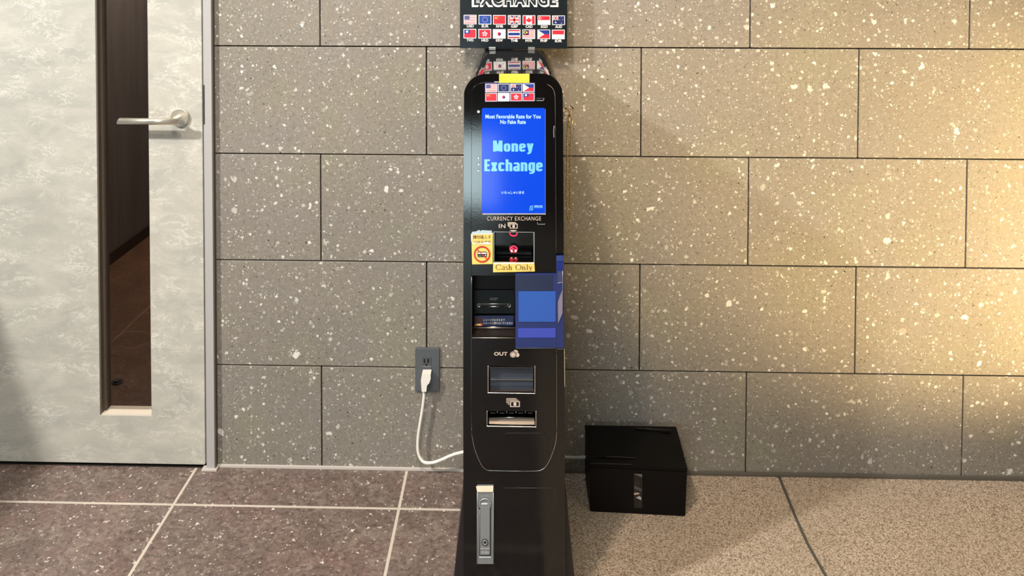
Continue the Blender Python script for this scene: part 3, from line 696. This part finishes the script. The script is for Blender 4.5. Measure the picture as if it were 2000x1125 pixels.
# ---- flags
FC = {'red':(206,38,58),'blue':(30,52,134),'navy':(20,32,92),'white':(238,236,234),'yel':(250,214,90),'org':(240,200,150),'thb':(176,34,58),'gry':(96,98,102),'bord':(228,232,238),'can':(84,84,134),'eur':(30,66,150),'sky':(58,100,180)}
FK = list(FC); FMAT = [flat('flag_'+k_, srgb(*FC[k_]), .45) for k_ in FK]
def flag(code, u0, v0, u1, v1, Y, parent, border=1.2, name='flag'):
    polys = []   # (color, layer, pts in 0..1, y down)
    def P(c, pts, l): polys.append((FK.index(c), l, pts))
    def R(c, a, b, c2, d, l): P(c, [(a,b),(c2,b),(c2,d),(a,d)], l)
    asp = (u1-u0)/(v1-v0)
    def disc(c, x, y, r, l, n=14, a0=0, a1=360): P(c, [(x+r/asp*math.cos(math.radians(a0+(a1-a0)*i/n)), y+r*math.sin(math.radians(a0+(a1-a0)*i/n))) for i in range(n + (a1-a0 < 360))], l)
    def star(c, x, y, r, l, n=5, k_=.42, rot=-90): P(c, [(x+(r if i%2==0 else r*k_)/asp*math.cos(math.radians(rot+180/n*i)), y+(r if i%2==0 else r*k_)*math.sin(math.radians(rot+180/n*i))) for i in range(2*n)], l)
    def bar(c, x0, y0, x1, y1, w, l):
        a, b = Vector((x0*asp,y0)), Vector((x1*asp,y1)); t = (b-a).normalized(); n_ = Vector((-t.y,t.x))*w/2
        P(c, [((p.x)/asp, p.y) for p in (a+n_, b+n_, b-n_, a-n_)], l)
    def jack(x0, y0, x1, y1, l):
        sub = lambda c, a, b, c2, d, w, ll: bar(c, x0+(x1-x0)*a, y0+(y1-y0)*b, x0+(x1-x0)*c2, y0+(y1-y0)*d, w*(y1-y0), ll)
        for a in ((.03,.04,.97,.96),(.97,.04,.03,.96)): sub('white', *a, .19, l); sub('red', *a, .07, l+1)
        R('white', x0+(x1-x0)*.40, y0, x0+(x1-x0)*.60, y1, l+2); R('white', x0, y0+(y1-y0)*.33, x1, y0+(y1-y0)*.67, l+2)
        R('red', x0+(x1-x0)*.445, y0, x0+(x1-x0)*.555, y1, l+3); R('red', x0, y0+(y1-y0)*.41, x1, y0+(y1-y0)*.59, l+3)
    if code == 'USD':
        R('white',0,0,1,1,1)
        for i in range(7): R('red',0,(2*i)/13,1,(2*i+1)/13,2)
        R('can',0,0,.45,7/13,3)
    elif code == 'EUR':
        R('eur' if parent.name.startswith('sign') else 'navy',0,0,1,1,1)
        for i in range(12): disc('yel' if False else 'white', .5+.31/asp*math.cos(i*math.pi/6), .5+.31*math.sin(i*math.pi/6), .035, 2, 6)
    elif code == 'RMB':
        R('red',0,0,1,1,1); star('yel',.19,.27,.17,2)
        for x,y in ((.35,.1),(.42,.2),(.42,.36),(.35,.47)): star('yel',x,y,.05,2)
    elif code == 'GBP': R('navy',0,0,1,1,1); jack(0,0,1,1,2)
    elif code == 'CAD':
        R('white',0,0,1,1,1); R('red',0,0,.24,1,2); R('red',.76,0,1,1,2)
        lf = [(0,-.36),(.07,-.22),(.14,-.26),(.11,-.06),(.2,-.15),(.23,-.09),(.34,-.12),(.29,.02),(.34,.06),(.16,.2),(.18,.26),(.02,.24),(.02,.38)]
        lf = lf+[(-x,y) for x,y in lf[::-1]][:-1]; P('red', [(.5+x/asp*1.05,.5+y) for x,y in lf], 2)
    elif code == 'SGD':
        R('white',0,0,1,1,1); R('red',0,0,1,.5,2); disc('white',.2,.26,.17,3); disc('red',.25,.26,.15,4)
        for i in range(5): disc('white', .29+.07/asp*math.sin(i*1.257), .26-.07*math.cos(i*1.257), .02, 5, 5)
    elif code == 'AUD':
        R('blue' if False else 'navy',0,0,1,1,1); jack(0,0,.5,.5,2); star('white',.25,.76,.12,2,7,.5)
        for x,y,r_ in ((.75,.18,.05),(.62,.46,.05),(.88,.38,.05),(.75,.84,.06),(.81,.55,.03)): star('white',x,y,r_,2,7,.5)
    elif code == 'TWD': R('red',0,0,1,1,1); R('blue',0,0,.5,.5,2); disc('white',.25,.25,.13,3); star('white',.25,.25,.18,4,12,.6)
    elif code == 'HKD':
        R('red',0,0,1,1,1)
        for i in range(5):
            a = math.radians(-90+72*i+8); P('white' if not False else 'org', [(.5+(math.cos(a+b_)*r_)/asp, .5+math.sin(a+b_)*r_) for b_,r_ in ((0,.05),(-.42,.17),(-.40,.27),(-.12,.34),(.22,.31),(.42,.22),(.3,.1))], 2)
        disc('red',.5,.5,.05,3)
    elif code == 'KRW':
        R('white',0,0,1,1,1)
        rr_ = .22; disc('red',.5,.5,rr_,2,24); P('blue', [(.5+rr_/asp*math.cos(math.radians(a)), .5+rr_*math.sin(math.radians(a))) for a in range(15,200,12)], 3)
        disc('red',.5-rr_/2/asp*.9,.5+.03,rr_/2,4); disc('blue',.5+rr_/2/asp*.9,.5-.03,rr_/2,4)
        for x,y,sg in ((.22,.24,1),(.78,.76,1),(.78,.24,-1),(.22,.76,-1)):
            d = Vector((.12,-.16*sg)); e_ = Vector((.055,.07*sg))
            for k_ in (-1,0,1): cc = Vector((x*asp,y))+Vector((.075*k_,.075*k_*sg)); P('gry', [((cc.x+dx)/asp, cc.y+dy) for dx,dy in ((-.06,.07*sg),(-.035,.09*sg),(.06,-.07*sg),(.035,-.09*sg))], 2)
    elif code == 'THB':
        R('white',0,0,1,1,1); R('thb',0,0,1,1/6,2); R('thb',0,5/6,1,1,2); R('blue',0,2/6,1,4/6,2)
    elif code == 'MYR':
        R('white',0,0,1,1,1)
        for i in range(7): R('red',0,(2*i)/14,1,(2*i+1)/14,2)
        R('navy',0,0,.5,4/7,3); disc('yel',.19,.28,.2,4); disc('navy',.24,.28,.17,5); star('yel',.32,.28,.15,6,9,.55)
    elif code == 'PHP':
        R('blue',0,0,1,.5,1); R('red',0,.5,1,1,1); P('white',[(0,0),(.55,.5),(0,1)],2); star('yel',.19,.5,.17,3,8,.5)
    elif code == 'IDR': R('white',0,0,1,1,1); R('red',0,0,1,.5,2)
    b = border; polys.append((FK.index('bord'), 0, [(-b/(u1-u0),-b/(v1-v0)),(1+b/(u1-u0),-b/(v1-v0)),(1+b/(u1-u0),1+b/(v1-v0)),(-b/(u1-u0),1+b/(v1-v0))]))
    bm = bmesh.new()
    for mi, l, pts in polys:
        vs = []
        for x,y in pts:
            w = at(u0+(u1-u0)*min(max(x,-.2),1.2), v0+(v1-v0)*y, Y); vs.append(bm.verts.new((w.x, Y-.0003-.00012*l, w.z)))
        try: f = bm.faces.new(vs); f.material_index = mi
        except Exception: pass
    for f in bm.faces:
        f.normal_update()
        if f.normal.y > 0: f.normal_flip()
    me = bpy.data.meshes.new(name); bm.to_mesh(me); bm.free()
    for m_ in FMAT: me.materials.append(m_)
    return link_mesh(name, me, None, parent)

# sticker with eight flags on the machine
stf = pplate('flag_sticker', [(946.5,160.5),(1045,161),(1045.5,197.5),(947,199.5)], PF-.0006, .001, flat('sticker_violet', srgb(48,40,86), .4), ki)
for row,codes in enumerate((('USD','EUR','AUD','PHP'),('RMB','KRW','HKD','TWD'))):
    for i,cde in enumerate(codes):
        u = 949.2+24.3*i; v = 164.8+18*row-.25*i
        flag(cde, u, v, u+20.6, v+14.2, PF-.0006, stf, 1.0)
ys = pplate('notice_sticker', prect(975,144.3,1034,161.5), PF-.0012, .001, M_YEL2, ki)
for i,s_ in enumerate(('Some staff can not assist. If you have any','questions, please call The Phone Number.','The Business Contact Centre  tel.81-0000-0000')):
    if i == 2: s_ = 'The Business Contact Centre   by phone call'
    text('lettering', s_, (976.3,149+3.7*i,1032.4,151.9+3.7*i), PF-.0012, flat('olive_ink', srgb(120,112,20), .5), ys, .0)
text('lettering', 'CURRENCY EXCHANGE', (951.5,422.6,1056.5,430.6), PF, M_TXT, ki, -.004, space=1.12)
text('lettering', 'IN', (974.3,437.5,987,445.3), PF, M_TXT, ki, .012, space=1.1)
def note_icon(u, v, s, Y, par, back=2):
    pol = []
    for k_ in range(back,0,-1):
        du, dv = -3.6*k_*s/1.0*.62, -2.3*k_*s*.8
        pol.append([(u+du,v+dv),(u+18*s+du,v+dv),(u+18*s+du,v+1+dv),(u+1+du,v+1+dv),(u+1+du,v+9*s+dv),(u+du,v+9*s+dv)])
    ic = spoly('banknote_icon', pol+[[(u,v),(u+18*s,v),(u+18*s,v+1.6*s),(u,v+1.6*s)], [(u,v+9*s),(u+18*s,v+9*s),(u+18*s,v+10.6*s),(u,v+10.6*s)], [(u,v+1.6*s),(u+1.8*s,v+1.6*s),(u+1.8*s,v+9*s),(u,v+9*s)], [(u+16.2*s,v+1.6*s),(u+18*s,v+1.6*s),(u+18*s,v+9*s),(u+16.2*s,v+9*s)],
        [(u+9*s+2.9*s*math.cos(a*.4488), v+5.3*s+3.6*s*math.sin(a*.4488)) for a in range(14)]], M_TXT, par, Y)
    return ic
note_icon(995.5,437,.86,PF,ki,2)
spoly('paper_arc', [[(995,449.3),(1010,449.3),(1007,451.2),(1002.5,451.9),(998,451.2)]], M_TXT, ki, PF)
spoly('banknote_icon', [[(991.5,434.2),(1006,434.2),(1008.5,436.6),(995,436.6),(994.5,442),(991.8,440)]], flat('bronze_dull', srgb(150,134,118), .5), ki, PF, .0004)

# ---- bill entry
def cavity(name, key, depth, mat, inner=0, par=ki):
    u0,v0,u1,v1 = HOLES[key]; a = at(u0,v0,YF); b = at(u1,v1,YF); t = .001
    bm = bmesh.new(); yb = YF+depth; y0 = YF+.001
    add_box(bm, (a.x-t,y0,b.z-t), (a.x,yb,a.z+t)); add_box(bm, (b.x,y0,b.z-t), (b.x+t,yb,a.z+t))
    add_box(bm, (a.x-t,y0,a.z), (b.x+t,yb,a.z+t)); add_box(bm, (a.x-t,y0,b.z-t), (b.x+t,yb,b.z))
    add_box(bm, (a.x-t,yb,b.z-t), (b.x+t,yb+t,a.z+t))
    return bm_obj(name, bm, mat, par), (a.x,b.x,b.z,a.z,yb)
M_CAV = flat('glossy_cavity', srgb(8,8,9), .12, spec=.7)
cv, (xa,xb,za,zb_,yb) = cavity('bill_inlet', 'in', .05, M_CAV)
c = at(1003,486,yb-.003)
ld = cyl('lamp_cup', (c.x,yb-.0005,c.z), (0,-1,0), .0105, .003, M_DEEP, cv, 24)
ring('led_ring_or_reflection', (c.x,yb-.0045,c.z), .0075, .0014, M_LED, cv, rz=.82)
for du,dv in ((-3.8,3.6),(4.2,3.6)):
    e_ = at(1003+du,486+dv,yb-.004); cyl('led', (e_.x,yb-.004,e_.z), (0,-1,0), .0022, .0018, M_LEDC, cv, 12)
arc_pts = [A(1003+7.2*math.cos(math.radians(a)), 455.2+5.6*math.sin(math.radians(a)), YF+.006) for a in range(0,181,15)]
tube('led_ring_or_reflection', arc_pts, .0011, M_LED, cv, 8, False)  # upper reflection of the LED, drawn as a glowing half ring
tube('led_bar', [A(999,484,yb-.004),A(1007,488.5,yb-.004)], .0014, M_LED, cv, 8, False)
box('inlet_ledge', (xa+.004,YF+.040,za+.0012), (xb-.004,yb-.001,za+.0050), flat('ledge', srgb(44,44,46), .3), cv, .0004)
def frame4(name, key, w, mat, sides='tblr', Y=PF-.0012, th=.0025, ws=None):
    u0,v0,u1,v1 = HOLES[key]; bm = bmesh.new(); w_ = dict(t=w,b=w,l=w,r=w); w_.update(ws or {})
    def q(a,b,c_,d):
        p, r_ = at(a,b,Y), at(c_,d,Y); add_box(bm, (p.x,Y,r_.z), (r_.x,Y+th,p.z), .0002, 1)
    if 't' in sides: q(u0-w_['l'],v0-w_['t'],u1+w_['r'],v0)
    if 'b' in sides: q(u0-w_['l'],v1,u1+w_['r'],v1+w_['b'])
    if 'l' in sides: q(u0-w_['l'],v0,u0,v1)
    if 'r' in sides: q(u1,v0,u1+w_['r'],v1)
    return bm_obj(name, bm, mat, ki)
frame4('inlet_frame', 'in', 1.1, M_GREYL)
# stickers
cs = pplate('card_warning_sticker', [(920.6,456.5),(962.3,455),(962.2,515.6),(922,516.3)], PF-.0008, .0008, M_YEL, ki)
YS = PF-.0008
text('lettering', '請勿插入卡', (924,459.6,958.8,466.6), YS, M_INK, cs, .006)
text('lettering', '它樣會滯富', (925,469.5,958.5,475.3), YS, flat('faded_ink', srgb(150,140,126), .5), cs, .004)
spoly('white_tear', [[(921.4,472),(931,476.2),(944,474.5),(951,472.5),(959,474.5),(958.5,476.4),(940,477),(924,477)]], M_PAPER, cs, YS, .0008)
spoly('torn_tape', [[(921.5,455.8),(921.4,452.6),(930,451.6),(936,448.8),(938.5,451.2),(941,449.3),(960.5,450.2),(960.6,454.3),(921.5,457)]], M_TAPE, cs, YS, .0006)
spoly('torn_tape', [[(919.8,457),(962.6,454.6),(962.6,457),(923,458.2),(922.4,470),(920.4,472)]], M_PAPER, cs, YS, .0007)
cc_ = (941.6,496.2); ringp = []
for i in range(36):
    a0, a1 = i*math.pi/18, (i+1)*math.pi/18
    ringp.append([(cc_[0]+16.3*math.cos(a0),cc_[1]+16.3*math.sin(a0)),(cc_[0]+16.3*math.cos(a1),cc_[1]+16.3*math.sin(a1)),(cc_[0]+13.2*math.cos(a1),cc_[1]+13.2*math.sin(a1)),(cc_[0]+13.2*math.cos(a0),cc_[1]+13.2*math.sin(a0))])
pc = spoly('card_picture', [prr(932.6,491.3,951,502,1.4)], flat('card_black', srgb(34,30,40), .4), cs, YS, .0005)
spoly('card_stripe', [prect(933.6,493,950,495.6)], M_WHITE, pc, YS, .0007); spoly('card_stripe', [prect(934,498.6,940,500.6)], flat('card_grey', srgb(110,108,114), .5), pc, YS, .0007)
spoly('card_chip', [prect(947.4,497.8,949.4,499.8)], M_WHITE, pc, YS, .0007)
spoly('prohibition_ring', ringp+sp2([(932.5,487),(951,506)],1.5), M_RED, cs, YS, .0010)
co = pplate('cash_sticker', [(963.2,513.2),(1043.6,512.6),(1044.6,530.2),(963,531.8)], PF-.0022, .0012, M_YEL, ki)
spoly('white_edge', [[(963.6,513.4),(1043.4,512.8),(1043.4,515),(963.6,516)]], M_PAPER, co, PF-.0022, .0004)
ser = lambda x,z,w=.22: {'wx':.02,'wz':.045,'p':[(x-w/2,z),(x+w/2,z)]}
SER = {
 'C': (.78, [arc(.42,.5,.36,.48,40,320,26)+[(.74,.2)], {'wx':.05,'p':[(.72,.98),(.72,.68)]}]),
 'O': (.86, [arc(.43,.5,.37,.48,90,450,36)]),
 'a': (.50, [arc(.24,.46,.15,.2,150,0,10)+[(.39,.06),(.45,.01),(.50,.04)], arc(.2,.17,.14,.15,75,330,14)+[(.39,.16)], ]),
 's': (.36, [arc(.18,.5,.12,.14,40,230,10)+arc(.18,.16,.13,.16,60,-140,10)]),
 'h': (.58, [[(.12,0),(.12,1.04)], arc(.27,.42,.15,.22,175,0,10)+[(.42,0)], ser(.12,.02), ser(.42,.02), ser(.08,1.02,.12)]),
 'n': (.58, [[(.12,0),(.12,.66)], arc(.27,.42,.15,.22,175,0,10)+[(.42,0)], ser(.12,.02), ser(.42,.02), ser(.08,.64,.12)]),
 'l': (.26, [[(.12,0),(.12,1.04)], ser(.12,.02,.24), ser(.08,1.02,.12)]),
 'y': (.54, [[(.1,.64),(.29,.03)], {'wx':.05,'p':[(.47,.64),(.25,-.1),(.17,-.26),(.07,-.28)]}, ser(.1,.64,.2), ser(.47,.64,.16)]),
}
pen('lettering', SER, 'Cash Only', (968,516,1040,529.8), PF-.0022, M_INK, co, .095, .045, .06)

# ---- receipt recess
cv, (xa,xb,za,zb_,yb) = cavity('receipt_recess', 'rec', .05, M_BROWNBLK)
RY = yb-.004
rm = pplate('receipt_unit', prect(927,566.5,1004.5,612.5), RY, .004, flat('receipt_black', srgb(10,13,14), .4, spec=.2), cv, .0006)
text('lettering', 'RECEIPT', (957,581.5,972.5,586.3), RY, flat('faint_print', srgb(120,122,122), .5), rm, .01)
pplate('paper_slot', prect(933.5,592.6,995,599), RY-.0006, .002, M_DEEP, rm)
tube('slot_bar', [A(934,593.4,RY-.0012),A(995,593.4,RY-.0012)], .0008, M_STEEL, rm, 8, False)
tube('slot_bar', [A(937,598.8,RY-.0012),A(994,598.8,RY-.0012)], .0008, M_SIL, rm, 8, False)
for u in (934.6,994.2):
    e_ = at(u,596,RY); ring('slot_ring', (e_.x,RY-.001,e_.z), .0032, .0008, M_SIL, rm, rz=1.1)
lb = pplate('receipt_label', [(926.5,617),(1003,616.5),(1003,637),(926.5,638.6)], RY-.006, .002, M_NAVY, cv)
text('lettering', 'レシートが止まるまで', (944.5,622.3,986,627), RY-.006, M_WHITE, lb, .0)
text('lettering', 'レシートに触れないでください', (944.5,628.6,1001.5,633.4), RY-.006, M_WHITE, lb, .0)
ph = spoly('receipt_picture', [prect(927,620.5,941,631)], flat('pic_brown', srgb(66,28,16), .5), lb, RY-.006)
spoly('picture_hand', [[(926,635.5),(929,631.5),(932,634),(931,636.5),(927,637)],[(937,636),(938,631),(941.5,632),(942.5,635.5),(940,636.5)]], flat('pic_orange', srgb(226,110,60), .5), lb, RY-.006, .0006)
spoly('picture_slip', [[(931,632),(938.5,632.2),(938.4,635.8),(931,636)]], flat('pic_cream', srgb(252,226,130), .5), lb, RY-.006, .0008)
tube('label_edge', [A(926.5,639,RY-.0065),A(1003,637.4,RY-.0065)], .0005, M_SIL, cv, 6, False)
# sloping lower ledge of the recess
box('recess_ledge', (xa+.0002,YF+.002,za+.0002), (xb-.0002,yb-.0002,za+.0012), flat('ledge_brown', srgb(34,28,25), .35, spec=.2), cv)
tube('ledge_trim', [A(922.8,640.3,YF+.033),A(1006,640.3,YF+.033)], .0009, M_STEEL, cv, 8, False)
tube('ledge_trim', [A(922,659.6,PF),A(1010,660,PF)], .0007, M_STEEL, cv, 8, False)
# blue cover over the right half
BY = PF-.004
bc = plate('blue_cover', [pxl([(1006.5,534.5),(1086.5,534.5),(1086.5,499.5),(1101,499.5),(1101.6,679.6),(1007,679.6)],BY)], BY, BY+.0038, M_BLUE, ki, .0006)
pplate('blue_sheet', prect(1012.8,569,1085.2,628.6), BY-.0012, .0012, M_BLUE2, bc, .0002)
pplate('blue_sheet', prect(1011.8,641.4,1085,659.6), BY-.0012, .0012, M_BLUE3, bc, .0002)
pplate('upper_sheet', prect(1007,537.5,1080,568.5), BY-.0006, .0006, flat('dusk_blue', srgb(26,33,66), .3), bc)
pplate('cover_lip', prect(1007,661,1087,679), BY-.0008, .0008, flat('blue_lip', srgb(30,44,98), .3), bc)
pplate('cover_lip', prr(1087,499.8,1100.6,510,1), BY-.0016, .0016, flat('blue_lip2', srgb(40,56,122), .3), bc, .0004)
pplate('side_window', prect(1089,511,1098,529), BY-.0008, .0006, flat('blue_dark', srgb(26,40,120), .2), bc)
pplate('side_window', [(1089,529.6),(1098.6,529.6),(1098.6,551.5),(1089,553)], BY-.0009, .0006, M_BLUE5, bc)
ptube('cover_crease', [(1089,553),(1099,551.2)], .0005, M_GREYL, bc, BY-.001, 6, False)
pplate('side_patch', [(1098.4,567),(1098.8,611),(1096,618),(1090.2,632),(1089.6,591),(1093,580)], BY-.002, .0012, M_BLUE4, bc, .0002)  # grey lilac polygon on the cover's side strip
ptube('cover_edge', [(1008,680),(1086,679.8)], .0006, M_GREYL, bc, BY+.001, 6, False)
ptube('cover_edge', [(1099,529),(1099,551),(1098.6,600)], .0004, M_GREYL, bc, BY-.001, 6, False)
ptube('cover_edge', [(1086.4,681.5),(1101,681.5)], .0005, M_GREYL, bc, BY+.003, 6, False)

# ---- coin outlet
text('lettering', 'OUT', (965,687.4,991,694.4), PF, M_TXT, ki, .03, space=1.05)
dsc = lambda u,v,r_: [(u+r_*math.cos(i*math.pi/10), v+r_*math.sin(i*math.pi/10)) for i in range(20)]
ci = spoly('coin_icon', [dsc(1007,688,4.8)], M_TXT, ki, PF, .0004)
spoly('coin_icon', [dsc(1010.2,693,4.6)], M_INK, ci, PF, .0006); spoly('coin_icon', [dsc(1010.4,693,4.0)], M_TXT, ci, PF, .0008)
spoly('coin_icon', [dsc(1002.2,691.8,6.8)], M_INK, ci, PF, .0010); spoly('coin_icon', [dsc(1002,692,5.8)], M_TXT, ci, PF, .0012)
spoly('coin_icon', [dsc(1002,692,4.8)], M_INK, ci, PF, .0014); spoly('coin_icon', [dsc(1002,692,4.0)], M_TXT, ci, PF, .0016)
cv, (xa,xb,za,zb_,yb) = cavity('coin_tray', 'coin', .045, flat('tray_metal', srgb(120,108,102), .25, .8))
frame4('tray_frame', 'coin', 1.6, M_SIL, 'blr', ws=dict(b=2.6,r=1.4))
fpz = PF-.0002
flp = pplate('tray_flap', prect(957.5,717,1041,764.5), YF+.012, .002, M_TRANS, cv)
a, b = at(958,739.5,YF+.010), at(1042,742,YF+.010); box('flap_ridge', (a.x,YF+.008,b.z), (b.x,YF+.012,a.z), M_SIL, cv, .0004)
a, b = at(955,715.5,YF+.004), at(1043,718,YF+.004); box('flap_hinge', (a.x,YF+.002,b.z), (b.x,YF+.010,a.z), flat('hinge_grey', srgb(110,104,100), .3, .7), cv, .0004)
note_icon(996.2,783.4,1.06,PF,ki,3)
# ---- bill outlet
cv, (xa,xb,za,zb_,yb) = cavity('bill_outlet', 'bill', .045, M_DEEP)
frame4('outlet_frame', 'bill', 1.4, M_SIL, 'blr', ws=dict(b=3.2))
for i in range(4):
    u = 971.5+18.2*i; pplate('outlet_tooth', [(u-1.2,803),(u+1.2,803),(u+.8,807),(u-.8,807)], YF+.004, .004, M_GREYM, cv)
for i in range(5):
    u = 962+18.3*i; pplate('outlet_tooth', prect(u-4.5,806.4,u+5,807.4), YF+.014, .002, M_GREYM, cv)
a0, a1 = at(954.8,815.2,YF+.016), at(1043.2,815.2,YF+.016); b0, b1 = at(954.8,830.6,YF+.003), at(1044.5,830.6,YF+.003)
bm = bmesh.new(); d3 = Vector((0,.0012,-.0012)); hexa(bm, [b0+d3,b1+d3,a1+d3,a0+d3], [b0,b1,a1,a0]); bm_obj('outlet_shutter', bm, flat('shutter_metal', srgb(124,112,100), .36, .5), cv)
tube('shutter_edge', [A(955,815,YF+.015),A(1043,815.2,YF+.015)], .0008, M_SIL, cv, 8, False)
# faint reflections on the front, built as thin raised lines
ptube('reflection_outline', [(981,890),(980.5,862),(983,852),(989,847),(1000,846),(1060,846.5),(1067,850),(1070.5,858),(1070,895)], .0006, M_BLACK, ki, PF+.0002, 6)
ptube('reflection_line', [(982,953),(1083,953),(1085.2,957),(1085.6,1028)], .0006, flat('reflection_dull', srgb(52,48,46), .3), ki, YF, 6, False)

# ---- latch handle
LYp = YF-.006
lt = pplate('latch', prr(931.4,950,964.2,1101.5,1.2), LYp, .006, M_GREYM, ki, .0015)
pplate('latch_recess', prr(935.6,992,958.8,1087,1.5), LYp-.0003, .001, M_GREYD, lt)
lv = pplate('latch_lever', prr(937.8,984,956.6,1071,1), LYp-.003, .003, flat('lever_grey', srgb(134,136,136), .4, .1), lt, .0008)
c = at(947.2,985,LYp); 
def arc_tube(name, cu_, cv_, r_, a0, a1, rad, mat, par, Y):
    return tube(name, [A(cu_+r_*math.cos(math.radians(a)), cv_+r_*math.sin(math.radians(a)), Y) for a in range(a0,a1+1,12)], rad, mat, par, 8, False)
arc_tube('pivot_ring', 947.2,985.5,11.4,150,390,.0011,M_GREYL,lt,LYp-.001)
arc_tube('pivot_ring', 947.2,986,12.6,150,390,.0007,M_GREYD,lt,LYp-.0006)
pplate('pivot_cap', prect(940.4,982.6,951.8,985.6), LYp-.004, .001, flat('bright_cap', srgb(236,238,236), .3, .3), lt, .0003)
c = at(947,1058.5,LYp-.003); kh = cyl('keyhole', (c.x,LYp-.003,c.z), (0,-1,0), .0064, .0015, M_GREYM, lt, 32, .0003); ring('keyhole_ring', (c.x,LYp-.0045,c.z), .0066, .0007, M_GREYD, kh); ring('keyhole_ring', (c.x,LYp-.0048,c.z), .0045, .0006, M_GREYL, kh)
cyl('key_slot', (c.x+.0005,LYp-.0043,c.z), (0,-1,0), .0026, .0008, M_GREYD, kh, 16)
pb = pplate('push_button', prr(937.6,1072.5,956.6,1084,.8), LYp-.003, .003, M_GREYM, lt, .0006)
text('lettering', 'PUSH', (940.3,1076.5,954.5,1081), LYp-.003, flat('push_light', srgb(196,198,198), .5), pb, .01)
pplate('button_edge', prect(937.4,1071.2,956.8,1072.8), LYp-.0036, .001, M_GREYL, pb)
pplate('latch_groove_edge', prect(936.2,1087,958.6,1089.4), LYp-.001, .001, flat('bright_cap', srgb(236,238,236), .3, .3), lt, .0002)
spoly('embossed_mark', [prect(939,968,945,969.2),[(946,968.8),(949,967.2),(956.6,968.2),(956,969.4)]], M_GREYL, lt, LYp)
pplate('peeling_tape', [(929.8,950.2),(963.5,949.6),(962.8,961),(932,961)], LYp-.0016, .001, flat('peach_tape', srgb(250,232,204), .5), lt, .0003)
ptube('latch_edge', [(932.2,962),(932.4,1100)], .0005, M_GREYL, lt, LYp-.0004, 6, False)
ptube('latch_edge', [(936.6,996),(936.8,1084)], .0004, M_GREYL, lt, LYp-.0008, 6, False)
ptube('latch_edge', [(963.6,962),(963.2,1100)], .0006, M_GREYL, lt, LYp-.0004, 6, False)

# ================================================================== SIGN
SYg = -.062
a, b = at(898.6,0,SYg), at(1107.6,95,SYg); ztop = at(1000,-118,SYg).z
sg = thing('sign_board', ((a.x+b.x)/2,SYg,b.z), 'black exchange sign board with fourteen flags standing on the machine', 'sign')
sl, sr_ = at(898.3,50,SYg).x, at(1107.8,50,SYg).x
board = plate('panel', [rr(sl,b.z,sr_,ztop,0)], SYg, SYg+.004, M_SIGN, sg, .0004)
SG = SYg-.0001
# EXCHANGE: white outlined letters (lower part in view)
text('letter_outline', 'EXCHANGE', (921.5,-17,1090.5,14), SG, M_WHITE, sg, .085, space=1.18, raise_=.0004)
text('lettering', 'EXCHANGE', (925.8,-13,1086.5,10.3), SG, flat('sign_letter_fill', srgb(30,38,42), .4), sg, .03, space=1.22, raise_=.0009)
codes = (('USD','EUR','RMB','GBP','CAD','SGD','AUD'),('TWD','HKD','KRW','THB','MYR','PHP','IDR'))
cu = [907.0,936.0,964.3,993.2,1021.9,1051.3,1079.6]
for row in range(2):
    for i,cd_ in enumerate(codes[row]):
        u = cu[i]-(.4 if row else 0); v = 30.2+.23*i if row == 0 else 57.7+.26*i
        f_ = flag(cd_, u, v, u+22.4, v+16.0, SG, sg, 1.2)
        text('currency_code', cd_, (u+5-.2,v+18.2,u+18.2,v+23.2), SG, M_WHITE, f_, .02)
for u0,u1 in ((955,968),(1031.5,1044.5)):
    p, q = at(u0,92,-.066), at(u1,97.5,-.066)
    hb_ = box('mounting_clip', (p.x,-.068,q.z), (q.x,-.058,p.z), flat('clip_steel', srgb(180,190,192), .3, .6) if u0 < 1000 else M_GREYM, sg, .0004)
# bracket bar behind the clips, down to the machine's top
bt = at(1000,97,-.058)
box('mounting_bracket', (at(962,96,-.056).x,-.060,zt+.0002), (at(1040,96,-.056).x,-.0565,b.z+.03), M_GREYD, sg)

# ================================================================== KEY CHAIN hanging at the machine's right side
KY = -.15
ch = thing('key_chain', tuple(at(1111,210,KY)), 'brass ball chain on a ring hanging at the right side of the machine', 'chain')
rc_ = at(1101,221.5,KY); ring('split_ring', (rc_.x+.002,KY,rc_.z), .0128, .0011, M_BRASS, ch)
tube('hook', [A(1103,212,KY-.002),A(1109,210,KY-.004),A(1117,214,KY-.003),A(1119,217,KY)], .0012, M_BRASS, ch, 8)
tube('hook', [A(1114,206,KY-.003),A(1120.5,213,KY-.003)], .0014, flat('dark_brass', srgb(46,38,28), .4, .6), ch, 8, False)
tube('clasp', [A(1116,215,KY-.002),A(1113.5,224,KY-.004),A(1117.5,235,KY-.002),A(1116.5,243,KY-.002)], .0014, M_BRASS, ch, 8)
tube('clasp', [A(1112.5,221,KY-.002),A(1111.5,236,KY-.002),A(1109,243,KY),A(1112,248,KY)], .0013, M_BRASS, ch, 8)
path = [(1110,244),(1108.4,256),(1107.4,275),(1107,310),(1106.8,350),(1106.6,390),(1107.6,418),(1110.8,429.5),(1113.3,424),(1113.6,400),(1113.8,360),(1114.4,320),(1114.8,290),(1115.4,262),(1116.2,252)]
pts = catmull([A(u,v,KY+(.006 if i < 7 else -.002)) for i,(u,v) in enumerate(path)], 20)
bm = bmesh.new(); acc = 0; last = pts[0]; n_ = 0
for p in pts:
    if (p-last).length > .0041 or n_ == 0:
        t_ = Matrix.Rotation(.9 if n_ % 2 else -.5, 4, 'Y')
        g_ = bmesh.ops.create_uvsphere(bm, u_segments=8, v_segments=5, radius=.0020)
        for v in g_['verts']: v.co = (t_ @ Vector((v.co.x*1.25, v.co.y, v.co.z*.9))) + p
        last = p; n_ += 1
links = bm_obj('chain_links', bm, M_BRASS, ch, True); links['kind'] = 'stuff'
tube('chain_core', [tuple(p) for p in pts[::4]], .0006, flat('chain_dark', srgb(90,72,48), .4, .8), ch, 6, False)
